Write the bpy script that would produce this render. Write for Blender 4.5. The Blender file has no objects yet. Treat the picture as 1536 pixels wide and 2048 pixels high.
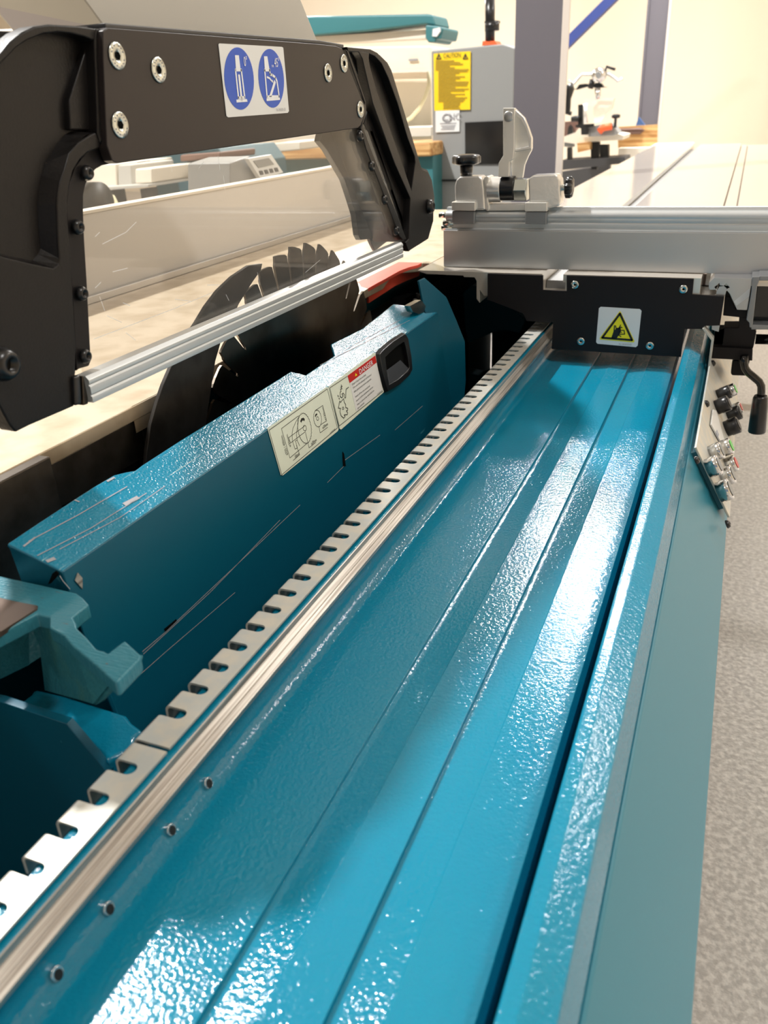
import bpy, bmesh, math, random
from mathutils import Vector, Matrix
random.seed(7)
# ------------------------------------------------------------------ camera maths (1536 x 2048 frame)
F=1643.0; CX,CY=768.0,1024.0
CAM=Vector((0,0,1.17))
_y=Vector((1514-CX,-(182-CY),-F)).normalized()
_xv=Vector((3535+CX,419-CY,F)).normalized()
_x=(_xv-_y*_xv.dot(_y)).normalized()
_z=_x.cross(_y)
R3=Matrix((_x,_y,_z))
def ray(px,py): return R3@Vector((px-CX,-(py-CY),-F))
def onX(px,py,c): d=ray(px,py); return CAM+d*((c-CAM.x)/d.x)
def onY(px,py,c): d=ray(px,py); return CAM+d*((c-CAM.y)/d.y)
def onZ(px,py,c): d=ray(px,py); return CAM+d*((c-CAM.z)/d.z)
def onP(px,py,p0,n):
    d=ray(px,py); return CAM+d*((Vector(p0)-CAM).dot(n)/d.dot(n))

col=bpy.context.scene.collection
# ------------------------------------------------------------------ materials
def srgb(r,g,b):
    f=lambda c:(c/255/12.92) if c/255<=.04045 else ((c/255+.055)/1.055)**2.4
    return (f(r),f(g),f(b),1)
M={}
def mat(name,c,rough=.5,metal=0,spec=.5,bump=None,var=None,coat=0,aniso=None,scratch=None):
    m=bpy.data.materials.new(name); m.use_nodes=True; nt=m.node_tree; N=nt.nodes; L=nt.links
    b=N['Principled BSDF']; b.inputs['Base Color'].default_value=c; b.inputs['Roughness'].default_value=rough
    b.inputs['Metallic'].default_value=metal; b.inputs['Specular IOR Level'].default_value=spec
    b.inputs['Coat Weight'].default_value=coat; b.inputs['Coat Roughness'].default_value=.08
    geo=N.new('ShaderNodeNewGeometry')
    src=None
    if var:   # (scale vector, noise scale, color2, contrast lo, hi)
        sv,ns,c2,lo,hi=var
        mp=N.new('ShaderNodeMapping'); mp.inputs['Scale'].default_value=sv; L.new(geo.outputs['Position'],mp.inputs['Vector'])
        nz=N.new('ShaderNodeTexNoise'); nz.inputs['Scale'].default_value=ns; nz.inputs['Detail'].default_value=5
        L.new(mp.outputs[0],nz.inputs['Vector'])
        rp=N.new('ShaderNodeValToRGB'); rp.color_ramp.elements[0].position=lo; rp.color_ramp.elements[1].position=hi
        rp.color_ramp.elements[0].color=c; rp.color_ramp.elements[1].color=c2
        L.new(nz.outputs['Fac'],rp.inputs[0]); L.new(rp.outputs[0],b.inputs['Base Color']); src=rp
    if scratch:  # (stretch vec, scale, colour, threshold)
        sv,ns,c2,th=scratch
        mp=N.new('ShaderNodeMapping'); mp.inputs['Scale'].default_value=sv; L.new(geo.outputs['Position'],mp.inputs['Vector'])
        nz=N.new('ShaderNodeTexNoise'); nz.inputs['Scale'].default_value=ns; nz.inputs['Detail'].default_value=3
        L.new(mp.outputs[0],nz.inputs['Vector'])
        rp=N.new('ShaderNodeValToRGB'); rp.color_ramp.elements[0].position=th; rp.color_ramp.elements[1].position=th+.02
        L.new(nz.outputs['Fac'],rp.inputs[0])
        mx=N.new('ShaderNodeMix'); mx.data_type='RGBA'; L.new(rp.outputs[0],mx.inputs[0])
        mx.inputs[6].default_value=c; mx.inputs[7].default_value=c2
        if src: L.new(src.outputs[0],mx.inputs[6])
        L.new(mx.outputs[2],b.inputs['Base Color'])
    prev=None
    for bp in (bump or []):   # (kind, stretch, scale, strength, distance)
        k,sv,ns,st,ds=bp
        mp=N.new('ShaderNodeMapping'); mp.inputs['Scale'].default_value=sv; L.new(geo.outputs['Position'],mp.inputs['Vector'])
        if k=='v':
            t=N.new('ShaderNodeTexVoronoi'); t.feature='SMOOTH_F1'; t.inputs['Smoothness'].default_value=.6; out='Distance'
        else:
            t=N.new('ShaderNodeTexNoise'); t.inputs['Detail'].default_value=2; out='Fac'
        t.inputs['Scale'].default_value=ns; L.new(mp.outputs[0],t.inputs['Vector'])
        bu=N.new('ShaderNodeBump'); bu.inputs['Strength'].default_value=st; bu.inputs['Distance'].default_value=ds
        L.new(t.outputs[out],bu.inputs['Height'])
        if prev: L.new(prev.outputs[0],bu.inputs['Normal'])
        prev=bu
    if prev: L.new(prev.outputs[0],b.inputs['Normal'])
    if aniso:
        tg=N.new('ShaderNodeTangent'); tg.direction_type='RADIAL'; tg.axis=aniso[0]; L.new(tg.outputs[0],b.inputs['Tangent'])
        b.inputs['Anisotropic'].default_value=aniso[1]
    M[name]=m; return m
U=(1,1,1)
TEAL=srgb(9,117,148)
mat('teal',TEAL,.1,spec=.45,bump=[('n',U,310,1,.00042),('n',U,900,.6,.00012)],var=(U,9,srgb(14,118,146),.35,.7))
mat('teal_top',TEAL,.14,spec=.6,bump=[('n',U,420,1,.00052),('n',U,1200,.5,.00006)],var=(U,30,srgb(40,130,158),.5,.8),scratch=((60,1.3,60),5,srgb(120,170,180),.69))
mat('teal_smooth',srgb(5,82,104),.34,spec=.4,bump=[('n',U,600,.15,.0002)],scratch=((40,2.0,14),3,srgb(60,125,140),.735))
mat('teal_side',srgb(38,118,138),.4,spec=.5,bump=[('n',U,900,.1,.0001)])
mat('teal_cast',srgb(44,110,122),.38,spec=.4,bump=[('n',U,260,.8,.0012)],var=(U,25,srgb(70,120,110),.55,.8))
mat('teal_cast_ribbed',srgb(50,118,134),.35,spec=.45,bump=[('n',(60,900,60),1,.7,.0009),('n',U,300,.5,.0008)],scratch=((1,3,1),90,srgb(110,80,70),.72))
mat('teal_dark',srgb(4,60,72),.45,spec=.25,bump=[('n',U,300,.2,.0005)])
mat('galv',srgb(190,193,190),.5,metal=.55,bump=[('n',U,300,.08,.0003)],var=(U,60,srgb(205,200,188),.4,.65))
mat('steel_rail',srgb(190,184,176),.36,metal=.75,bump=[('n',(300,2,300),3,.12,.0004)],var=((300,3,300),2,srgb(132,124,116),.4,.65))
mat('steel_blade',srgb(105,98,90),.33,metal=1,aniso=('X',.85),var=(U,14,srgb(70,60,50),.4,.7),bump=[('n',U,60,.05,.0005)])
mat('steel_dark',srgb(70,68,66),.42,metal=.9,var=(U,30,srgb(50,48,46),.4,.7))
mat('steel_side',srgb(100,94,88),.4,metal=.9,bump=[('n',(5,300,300),1,.2,.0003)],var=(U,30,srgb(70,64,58),.35,.7))
mat('table_iron',srgb(214,200,178),.36,metal=.55,bump=[('n',(400,4,400),1,.1,.0002)],var=(U,22,srgb(190,172,146),.42,.7))
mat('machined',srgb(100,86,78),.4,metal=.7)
mat('alu',srgb(188,188,188),.32,metal=.9,bump=[('n',(2,400,400),1,.06,.0002)])
mat('alu_strip',srgb(196,200,202),.3,metal=.5)
mat('teal_window',srgb(36,82,94),.5)
mat('anodised',srgb(222,214,202),.13,metal=.45,spec=.6)
mat('cast_silver',srgb(226,225,222),.2,metal=.6,bump=[('n',U,180,.3,.0006)])
mat('silver_flat',srgb(224,222,216),.25,metal=.5)
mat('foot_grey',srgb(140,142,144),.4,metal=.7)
mat('zinc',srgb(195,200,196),.22,metal=1)
mat('chrome',srgb(210,210,210),.15,metal=1)
mat('black_plate',srgb(26,23,24),.5,spec=.25,bump=[('n',U,500,.1,.0003)])
mat('black_cast',srgb(22,20,20),.38,spec=.25,bump=[('n',U,420,.35,.0006)])
mat('black_beam',srgb(40,34,33),.42,spec=.35,bump=[('n',U,600,.06,.0002)])
mat('black_plastic',srgb(22,22,24),.28,spec=.5)
mat('black_gloss',srgb(10,10,11),.12,spec=.6)
mat('grey_plastic',srgb(58,62,68),.4)
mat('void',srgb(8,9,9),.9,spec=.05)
mat('dark_grey',srgb(60,60,62),.5)
mat('label_cream',srgb(222,230,214),.4)
mat('label_white',srgb(222,224,224),.35)
mat('label_blue',srgb(10,80,192),.35)
mat('label_red',srgb(190,26,22),.4)
mat('label_yellow',srgb(238,226,30),.4)
mat('sign_yellow',srgb(243,205,20),.5)
mat('ink',srgb(40,42,38),.6)
mat('ink_black',srgb(12,12,12),.5)
mat('ink_soft',srgb(170,142,30),.7)
mat('ink_grey',srgb(150,150,155),.7)
mat('ink_blue',srgb(60,90,140),.7)
mat('white_print',srgb(232,236,240),.4)
mat('red_insert',srgb(222,82,62),.45)
mat('red_plastic',srgb(200,50,40),.35)
mat('green_plastic',srgb(70,190,60),.35)
mat('orange',srgb(235,100,50),.5)
mat('hood_grey',srgb(186,184,178),.5,spec=.3)
mat('hood_side',srgb(176,172,178),.5,spec=.3)
mat('cab_grey',srgb(140,141,140),.45,spec=.3)
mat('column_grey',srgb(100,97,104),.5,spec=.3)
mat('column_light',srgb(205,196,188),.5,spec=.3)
mat('brace_blue',srgb(36,54,118),.5)
mat('wall',srgb(242,228,206),.7,spec=.2)
mat('ceiling',srgb(235,232,226),.8)
mat('off_white',srgb(228,220,206),.5)
mat('fence_beige',srgb(206,202,198),.28,spec=.5)
mat('wood',srgb(222,182,124),.6,var=((3,40,40),1,srgb(180,130,75),.4,.6))
mat('hose',srgb(215,205,170),.5)
mat('brown',srgb(112,84,74),.6)
mat('teal_paint',srgb(58,116,122),.4)
mat('plinth',srgb(60,60,62),.6)
def floor_mat():
    m=mat('floor',srgb(176,170,165),.32,spec=.5,bump=[('n',U,70,.6,.003),('n',U,12,.3,.006)],var=(U,90,srgb(206,200,194),.42,.62),scratch=(U,2.2,srgb(130,118,106),.64))
floor_mat()
def pane_mat():
    m=bpy.data.materials.new('polycarbonate'); m.use_nodes=True; nt=m.node_tree; N=nt.nodes; L=nt.links
    N.remove(N['Principled BSDF']); out=N['Material Output']
    tr=N.new('ShaderNodeBsdfTransparent'); tr.inputs[0].default_value=(.93,.92,.9,1)
    gl=N.new('ShaderNodeBsdfGlossy'); gl.inputs['Roughness'].default_value=.03
    df=N.new('ShaderNodeBsdfDiffuse'); df.inputs[0].default_value=(.9,.9,.9,1)
    lw=N.new('ShaderNodeLayerWeight'); pw=N.new('ShaderNodeMath'); pw.operation='POWER'; pw.inputs[1].default_value=5; L.new(lw.outputs['Facing'],pw.inputs[0]); lw.inputs[0].default_value=.5; fr=N.new('ShaderNodeMapRange'); fr.inputs['To Min'].default_value=.035; fr.inputs['To Max'].default_value=.95; L.new(pw.outputs[0],fr.inputs[0])
    m1=N.new('ShaderNodeMixShader'); m2=N.new('ShaderNodeMixShader'); m2.inputs[0].default_value=.035
    L.new(fr.outputs[0],m1.inputs[0]); L.new(tr.outputs[0],m1.inputs[1]); L.new(gl.outputs[0],m1.inputs[2])
    L.new(m1.outputs[0],m2.inputs[1]); L.new(df.outputs[0],m2.inputs[2]); L.new(m2.outputs[0],out.inputs[0])
    M['pane']=m
pane_mat()
# ------------------------------------------------------------------ mesh helpers
class MB:
    def __init__(s): s.v=[]; s.f=[]; s.sm=set()
    def add(s,vs,fs,smooth=False):
        o=len(s.v); s.v+=[Vector(v) for v in vs]
        for f in fs:
            if smooth: s.sm.add(len(s.f))
            s.f.append([i+o for i in f])
        return s
    def prism(s,poly,vec):
        n=len(poly); vec=Vector(vec); p=[Vector(q) for q in poly]
        s.add(p+[q+vec for q in p],[list(range(n)),list(range(2*n-1,n-1,-1))]+[[i,i+n,(i+1)%n+n,(i+1)%n] for i in range(n)])
        return s
    def box(s,a,b):
        x0,x1=sorted((a[0],b[0])); y0,y1=sorted((a[1],b[1])); z0,z1=sorted((a[2],b[2]))
        return s.prism([(x0,y0,z0),(x1,y0,z0),(x1,y1,z0),(x0,y1,z0)],(0,0,z1-z0))
    def lathe(s,p0,axis,prof,n=24,smooth=True,cap=True):
        a=Vector(axis).normalized(); t=Vector((0,0,1)) if abs(a.z)<.9 else Vector((1,0,0))
        u=a.cross(t).normalized(); w=a.cross(u); p0=Vector(p0); vs=[]; fs=[]
        for r,h in prof:
            for i in range(n):
                an=2*math.pi*i/n; vs.append(p0+a*h+(u*math.cos(an)+w*math.sin(an))*r)
        for k in range(len(prof)-1):
            for i in range(n): fs.append([k*n+i,k*n+(i+1)%n,(k+1)*n+(i+1)%n,(k+1)*n+i])
        s.add(vs,fs,smooth)
        if cap:
            o=len(s.v)-len(vs); s.f.append([o+i for i in range(n)][::-1]); s.f.append([o+(len(prof)-1)*n+i for i in range(n)])
        return s
    def cyl(s,p0,p1,r,n=24,smooth=True,r2=None):
        p0=Vector(p0);p1=Vector(p1); d=p1-p0
        return s.lathe(p0,d,[(r,0),(r if r2 is None else r2,d.length)],n,smooth)
    def tube(s,pts,r,n=12):
        pts=[Vector(p) for p in pts]; vs=[]; fs=[]; up=Vector((0.13,.2,1)).normalized()
        for k,p in enumerate(pts):
            d=(pts[min(k+1,len(pts)-1)]-pts[max(k-1,0)]).normalized(); u=d.cross(up).normalized(); w=d.cross(u)
            rr=r[k] if isinstance(r,(list,tuple)) else r
            for i in range(n):
                an=2*math.pi*i/n; vs.append(p+(u*math.cos(an)+w*math.sin(an))*rr)
        for k in range(len(pts)-1):
            for i in range(n): fs.append([k*n+i,k*n+(i+1)%n,(k+1)*n+(i+1)%n,(k+1)*n+i])
        s.add(vs,fs,True); o=len(s.v)-len(vs)
        s.f.append([o+i for i in range(n)][::-1]); s.f.append([o+(len(pts)-1)*n+i for i in range(n)])
        return s
    def ribbon(s,pts,w,nrm,lift=0.0,closed=False):
        nrm=Vector(nrm).normalized(); pts=[Vector(p)+nrm*lift for p in pts]
        if closed: pts=pts+[pts[0]]
        for a,b in zip(pts,pts[1:]):
            d=(b-a)
            if d.length<1e-7: continue
            d.normalize(); t=nrm.cross(d)*w/2; e=d*w*.3
            s.add([a-t-e,b-t+e,b+t+e,a+t-e],[[0,1,2,3]])
        return s
    def text(s,txt,o,u,v,size,lift,align='LEFT',sx=1.0):
        cu=bpy.data.curves.new('t','FONT'); cu.body=txt; cu.size=1; cu.align_x=align; cu.resolution_u=3
        ob=bpy.data.objects.new('t',cu); col.objects.link(ob)
        dg=bpy.context.evaluated_depsgraph_get(); me=bpy.data.meshes.new_from_object(ob.evaluated_get(dg))
        u=Vector(u).normalized(); v=Vector(v); v=v.normalized(); n=u.cross(v).normalized(); o=Vector(o)
        s.add([o+u*p.co.x*size*sx+v*p.co.y*size+n*lift for p in me.vertices],[list(f.vertices) for f in me.polygons])
        bpy.data.objects.remove(ob); bpy.data.meshes.remove(me); bpy.data.curves.remove(cu)
        return s
    def build(s,name,m,parent=None,bevel=0,seg=2,org=None,label=None,cat=None,group=None,kind=None,recalc=True,angle=.6,solid=0):
        if parent is not None: org=Vector(parent['_o'])
        elif org is None:
            xs=[v.x for v in s.v]; ys=[v.y for v in s.v]; zs=[v.z for v in s.v]
            org=Vector(((min(xs)+max(xs))/2,(min(ys)+max(ys))/2,min(zs)))
        org=Vector(org)
        me=bpy.data.meshes.new(name); me.from_pydata([tuple(v-org) for v in s.v],[],s.f)
        for i in s.sm: me.polygons[i].use_smooth=True
        if recalc:
            bm=bmesh.new(); bm.from_mesh(me); bmesh.ops.recalc_face_normals(bm,faces=bm.faces); bm.to_mesh(me); bm.free()
        me.materials.append(M[m] if isinstance(m,str) else m)
        ob=bpy.data.objects.new(name,me); col.objects.link(ob); ob['_o']=tuple(org)
        if parent is not None: ob.parent=parent
        else: ob.location=org
        if solid:
            md=ob.modifiers.new('s','SOLIDIFY'); md.thickness=solid; md.offset=0
        if bevel:
            md=ob.modifiers.new('b','BEVEL'); md.width=bevel; md.segments=seg; md.limit_method='ANGLE'; md.angle_limit=angle
            for p in me.polygons: p.use_smooth=True
            wn=ob.modifiers.new('w','WEIGHTED_NORMAL'); wn.keep_sharp=False
        if label: ob['label']=label
        if cat: ob['category']=cat
        if group: ob['group']=group
        if kind: ob['kind']=kind
        return ob
def thing(name,loc,label,cat,group=None):
    o=bpy.data.objects.new(name,None); col.objects.link(o); o.location=loc; o.empty_display_size=.02
    o['_o']=tuple(loc); o['label']=label; o['category']=cat
    if group: o['group']=group
    return o
def PX(pts,X): return [onX(a,b,X) for a,b in pts]
def PY(pts,Y): return [onY(a,b,Y) for a,b in pts]
def PZ(pts,Z): return [onZ(a,b,Z) for a,b in pts]
def sc(pts,x0,y0,s): return [(x0+a/s,y0+b/s) for a,b in pts]
def circ(c,u,v,r,n=32,a0=0,a1=2*math.pi):
    c=Vector(c);u=Vector(u);v=Vector(v)
    return [c+u*(r*math.cos(a0+(a1-a0)*i/n))+v*(r*math.sin(a0+(a1-a0)*i/n)) for i in range(n if a1-a0>6.28 else n+1)]
def arcpx(cx,cy,rx,ry,a0,a1,n=8,rot=0):
    out=[]
    for i in range(n+1):
        a=math.radians(a0+(a1-a0)*i/n); x=rx*math.cos(a); y=-ry*math.sin(a)
        out.append((cx+x*math.cos(rot)-y*math.sin(rot),cy+x*math.sin(rot)+y*math.cos(rot)))
    return out
def screw(parent,c,n,r,m='zinc',name='screw',h=.0015,dome=False):
    s=MB(); c=Vector(c); n=Vector(n).normalized()
    if dome: prof=[(r,0),(r,.15*r),(r*.92,.45*r),(r*.72,.75*r),(r*.42,.85*r),(r*.40,.3*r)]
    else: prof=[(r,0),(r,h*.7),(r*.95,h),(r*.30,h),(r*.27,h*.5)]
    s.lathe(c,n,prof,18)
    return s.build(name,m,parent)
# ------------------------------------------------------------------ ROOM
def struct(name,mb,m): return mb.build(name,m,kind='structure')
X0,X1,Y0,Y1,ZC=-14,5,-4.5,13.2,4.75
struct('floor',MB().box((X0,Y0,-.1),(X1,Y1,0)),'floor')
struct('ceiling',MB().box((X0,Y0,ZC),(X1,Y1,ZC+.1)),'ceiling')
struct('wall_back',MB().box((X0,Y1,0),(X1,Y1+.1,ZC)),'wall')
struct('wall_left',MB().box((X0-.1,Y0,0),(X0,Y1,ZC)),'wall')
struct('wall_right',MB().box((X1,Y0,0),(X1+.1,Y1,ZC)),'wall')
w=MB(); w.box((X0,Y0-.1,0),(-8,Y0,ZC)); w.box((2,Y0-.1,0),(X1,Y0,ZC)); w.box((-8,Y0-.1,3.9),(2,Y0,ZC)); w.box((-8,Y0-.1,0),(2,Y0,.9))
struct('wall_front',w,'wall')
# ------------------------------------------------------------------ PANEL SAW BODY
CZ=1.17
saw=thing('panel_saw_frame',(-.2,1.6,0),'teal painted cast machine frame with a long shallow trough running away from the camera','saw frame')
FL=CZ-.425
YA,YB=-.12,5.3
def sweepY(mb,prof,ya=YA,yb=YB,closed=True):
    return mb.prism([(x,ya,z) for x,z in prof],(0,yb-ya,0))
# trough section (X,Z), going left to right, closed under
tp=[(-.3185,CZ-.50),(-.3185,CZ-.3765),(-.3175,CZ-.3735),(-.2975,CZ-.3735),(-.2955,CZ-.376),(-.2955,CZ-.402),(-.2975,CZ-.4035)]
# fillet into floor
for i in range(7):
    a=math.pi+ (math.pi/2)*i/6
    tp.append((-.2975+.016+.016*math.cos(a), FL+.016+.016*math.sin(a)))
tp+=[(-.2085,FL),(-.2082,FL-.0035),(-.2035,FL-.0045),(-.180,FL-.0015),(-.1795,FL-.0008),(-.1462,FL-.0008),(-.1458,FL-.0045),(-.141,FL-.0055),(-.117,FL-.002),(-.1165,FL-.0012),(-.085,FL-.001),(-.0725,FL-.003),(-.0688,FL-.009),(-.0688,FL-.05),(-.30,FL-.05)]
mb=MB(); sweepY(mb,tp)
mb.build('trough','teal',saw,bevel=.0008,seg=1,angle=.5)
# right ledge box tube with chamfer and vertical face
LZ=CZ-.385
lp=[(-.0575,FL-.12),(-.0575,LZ-.0015),(-.0560,LZ),(-.0465,LZ),(-.0285,LZ-.0105-.0),(-.0215,LZ-.034),(-.0215,LZ-.12)]
lp=[(-.0575,FL-.12),(-.0575,LZ-.0015),(-.0560,LZ),(-.0475,LZ),(-.0300,LZ-.0085),(-.0220,LZ-.030),(-.0220,FL-.12)]
mb=MB(); sweepY(mb,lp,YA,3.6); mb.build('side_ledge','teal',saw,bevel=.0012,seg=2,angle=.25)
# sloped side apron and vertical skirt
ap=[(-.0225,CZ-.418),(-.0195,CZ-.4185),(.0375,CZ-.520),(.0385,CZ-.527),(.0385,.12),(-.0225,.12)]
mb=MB(); sweepY(mb,ap,YA,3.6); mb.build('side_panel','teal_side',saw,bevel=.002)
mb=MB().box((-.055,YA,0),(.01,3.6,.12)); mb.build('plinth','plinth',saw)
mb=MB().box((-.85,YA,0),(-.06,3.6,.10)); mb.build('base','plinth',saw)
# dark inner walls of the machine cavity
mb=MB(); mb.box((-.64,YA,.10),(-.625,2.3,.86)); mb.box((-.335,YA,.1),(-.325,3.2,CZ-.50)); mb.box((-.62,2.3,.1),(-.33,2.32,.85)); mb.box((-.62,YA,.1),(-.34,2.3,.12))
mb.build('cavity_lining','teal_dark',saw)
# steel rail bar
rp_=[(-.2964,CZ-.3738),(-.2956,CZ-.3742),(-.2952,CZ-.3788),(-.2908,CZ-.3820),(-.2908,CZ-.3826),(-.2902,CZ-.3826),(-.2862,CZ-.3856),(-.2870,CZ-.3900),(-.2990,CZ-.3985)]
mb=MB(); sweepY(mb,rp_); mb.build('guide_rail','steel_rail',saw)
# drilled holes along the wall foot
for (a,b) in [(105,1928),(211,1803),(337,1646),(412,1556)]:
    c=onX(a,b,-.2935); c.z=max(c.z,FL+.006)
    n=Vector((.93,0,.36)).normalized(); c=Vector((-.2950,c.y,FL+.0062)); v=n.cross(Vector((0,1,0))).normalized()
    ho=MB().prism([c+n*.0036+p_ for p_ in circ((0,0,0),Vector((0,1,0)),v,.0042,24)],-n*.006).build('drilled_hole','chrome',saw,bevel=.0006)
    MB().prism([c+n*.00375+v*(-.0006)+p_ for p_ in circ((0,0,0),Vector((0,.85,0)),v,.0033,20)],-n*.001).build('hole_bore','ink_black',ho)
# casting inside, behind the flap, far end
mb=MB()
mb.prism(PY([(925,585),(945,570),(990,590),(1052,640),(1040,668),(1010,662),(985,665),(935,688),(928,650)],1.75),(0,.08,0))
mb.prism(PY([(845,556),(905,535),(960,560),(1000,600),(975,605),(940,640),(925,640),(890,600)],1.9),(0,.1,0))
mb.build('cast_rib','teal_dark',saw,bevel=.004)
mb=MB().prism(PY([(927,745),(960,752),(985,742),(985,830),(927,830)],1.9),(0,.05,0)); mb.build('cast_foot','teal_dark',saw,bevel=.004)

# ------------------------------------------------------------------ slotted strips (comb with folded lip)
def strip(name,ya,yb,slots,label,z,hw):
    root=thing(name,(-.314,(ya+yb)/2,z-.002),label,'slotted strip','galvanised slotted strips on the trough wall')
    xr=-.3000; L0=.0245; rb=.004; lip=.010
    def mp(s_,y):
        if s_<=L0: return Vector((xr-s_,y,z))
        a=(s_-L0)/rb
        if a<=math.pi/2: return Vector((xr-L0-rb*math.sin(a),y,z-rb+rb*math.cos(a)))
        return Vector((xr-L0-rb,y,z-rb-(s_-L0-rb*math.pi/2)))
    sr=.0086   # distance of slot's round end from right edge
    S=[0,.006,sr]+[sr+hw*(1-math.cos(math.pi/2*i/6)) for i in range(1,7)]+[.020,L0]+[L0+rb*math.pi/2*i/5 for i in range(1,6)]+[L0+rb*math.pi/2+lip*.5,L0+rb*math.pi/2+lip]
    def h(s_):
        if s_<=sr: return 0
        if s_>=sr+hw: return hw
        t=(sr+hw-s_)/hw; return hw*math.sqrt(max(0,1-t*t))
    edges=[ya]+slots+[yb]
    mb=MB()
    for k in range(len(edges)-1):
        a,b=edges[k],edges[k+1]; vs=[]; n=len(S); cols=4
        for s_ in S:
            y0=a+(h(s_) if k>0 else 0); y1=b-(h(s_) if k<len(edges)-2 else 0)
            # rounded corner of lip
            for c in range(cols+1): vs.append(mp(s_,y0+(y1-y0)*c/cols))
        fs=[]
        for i in range(n-1):
            for c in range(cols): q=i*(cols+1)+c; fs.append([q,q+1,q+cols+2,q+cols+1])
        mb.add(vs,fs)
    ob=mb.build('comb_sheet','galv',root,solid=.0017)
    bm=bmesh.new(); bm.from_mesh(ob.data); bmesh.ops.remove_doubles(bm,verts=bm.verts,dist=1e-5); bm.to_mesh(ob.data); bm.free()
    for p in ob.data.polygons: p.use_smooth=False
    return root
ZS=CZ-.3705
p=.02745
near=[.2118+.0035+p*i-.0035 for i in range(-6,5)]
strip('slotted_strip',-.1,.3225,[.2190+.02745*i for i in range(-10,4)],'galvanised slotted strip nearest the camera on the trough wall, below the narrow joint',ZS,.0052)
strip('slotted_strip',.3255,1.62,[.2190+.02745*i for i in range(5,51)],'long galvanised slotted strip running from the joint back to the black carriage plate',ZS+.0005,.0050)

# ------------------------------------------------------------------ CAST IRON TABLE
ZT=.9
tab=thing('saw_table',(-.9,1.2,.8),'pale bare cast iron saw table with a dark machined front edge beside the blade','saw table')
mb=MB()
mb.prism([(-.565,.527,ZT),(-.565,1.36,ZT),(-.60,1.50,ZT),(-.552,1.535,ZT),(-.5395,1.535,ZT),(-.5395,2.4,ZT),(-1.75,2.4,ZT),(-1.75,-.1,ZT),(-.565,-.1,ZT)],(0,0,-.016))
mb.build('table_plate','table_iron',tab,bevel=.0015)
mb=MB().box((-.569,.52,ZT-.0165),(-.61,.675,ZT-.062)); mb.box((-.569,.675,ZT-.0165),(-.61,.72,ZT-.055)); mb.box((-.553,-.1,ZT-.0012),(-.62,.525,ZT-.125))
mb.build('front_edge','steel_side',tab,bevel=.0015)
mb=MB().prism([(-.566,.66,ZT+.0003),(-.566,.77,ZT+.0003),(-.60,.80,ZT+.0003),(-.60,.72,ZT+.0003)],(0,0,-.03)); mb.build('slot_lip','table_iron',tab)
b=MB().prism(PX([(282,806),(312,792),(318,812),(306,845),(290,846)],-.568),(-.01,0,0)); br=b.build('end_bracket','galv',tab,bevel=.001)
MB().prism(PX(arcpx(300,823,6,9,0,340,12),-.5675),(-.001,0,0)).build('bracket_hole','void',br)
mb=MB().box((-.66,-.1,.3),(-.65,2.4,.884)); mb.build('inner_shade_sheet','void',tab)  # near-black sheet painting the shade under the table

ins=thing('table_insert',(-.58,1.45,.86),'red plastic table insert beside the far end of the blade','table insert')
MB().prism(PZ([(714,564),(797,524),(845,525),(835,530),(818,534),(800,541),(735,577),(722,573),(719,567)],ZT+.0005),(0,0,-.006)).build('insert_top','red_insert',ins,bevel=.0006)
MB().prism(PX([(736,578),(800,541),(816,536),(842,534),(838,552),(812,562),(790,572),(738,606)],-.585),(-.004,0,0)).build('insert_side','red_insert',ins)
MB().prism(PZ([(709,561),(716,557),(722,568),(736,577),(716,589),(711,584),(721,573)],ZT+.0002),(0,0,-.01)).build('insert_edge','table_iron',ins)

# ------------------------------------------------------------------ BLADE, KNIFE, SCORING BLADE
XB=-.55
bc=Vector((XB,1.0187,.7309)); RB=.2795
bl=thing('circular_saw_blade',(XB,1.0187,.45),'large circular saw blade with resin browned steel inside the raised guard','saw blade')
def blade_outline(c,R,n,gd,x,phase=0):
    pts=[]
    for i in range(n):
        a=-2*math.pi*i/n+phase; st=2*math.pi/n
        for da,r in ((0,R),(.10,R-.0005),(.30,R-.0025),(.60,R-.006),(.72,R-.009),(.755,R-gd),(.785,R-gd-.0035),(.815,R-gd-.0035),(.845,R-gd),(.875,R-.016),(.90,R-.010),(.955,R-.007)):
            aa=a-da*st; pts.append(Vector((x,c.y+r*math.cos(aa),c.z+r*math.sin(aa))))
    return pts
MB().prism(blade_outline(bc,RB,40,.044,XB+.0016,.05),(-.0032,0,0)).build('blade_disc','steel_blade',bl)
MB().lathe(bc+Vector((.0016,0,0)),(1,0,0),[(.062,0),(.062,.006),(.05,.012),(.02,.012),(.02,.03),(.001,.03)],40).build('flange','steel_dark',bl)
kn=MB().prism(PX([(525,527),(498,531),(465,553),(436,581),(412,613),(393,645),(362,692),(343,733),(327,770),(314,808),(302,850),(294,905),(290,960),(410,960),(413,839),(422,781),(431,722),(442,684),(478,608),(506,563),(522,541)],XB+.002),(-.0046,0,0))
kn.build('riving_knife','steel_dark',bevel=.0006,label='curved dark steel riving knife standing close behind the saw blade',cat='riving knife')
so=thing('scoring_blade',(-.535,1.46,.76),'small dark scoring blade beneath the red table insert','scoring blade')
MB().prism(blade_outline(Vector((0,1.475,.80)),.062,20,.008,-.536),(-.003,0,0)).build('blade_disc','steel_dark',so)
MB().lathe((-.5325,1.475,.80),(1,0,0),[(.052,0),(.046,.010),(.02,.028),(.001,.03)],32).build('guard_cone','steel_dark',so)
MB().prism(PX([(842,600),(852,612),(848,624),(838,628),(826,624),(820,612)],-.46),(-.01,0,0)).build('clip','zinc',so)
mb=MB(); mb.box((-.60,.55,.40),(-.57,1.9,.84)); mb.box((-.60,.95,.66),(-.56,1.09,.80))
mb.build('housing_shade','void',saw)  # near-black boxes paint the unlit void behind the blade

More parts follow.
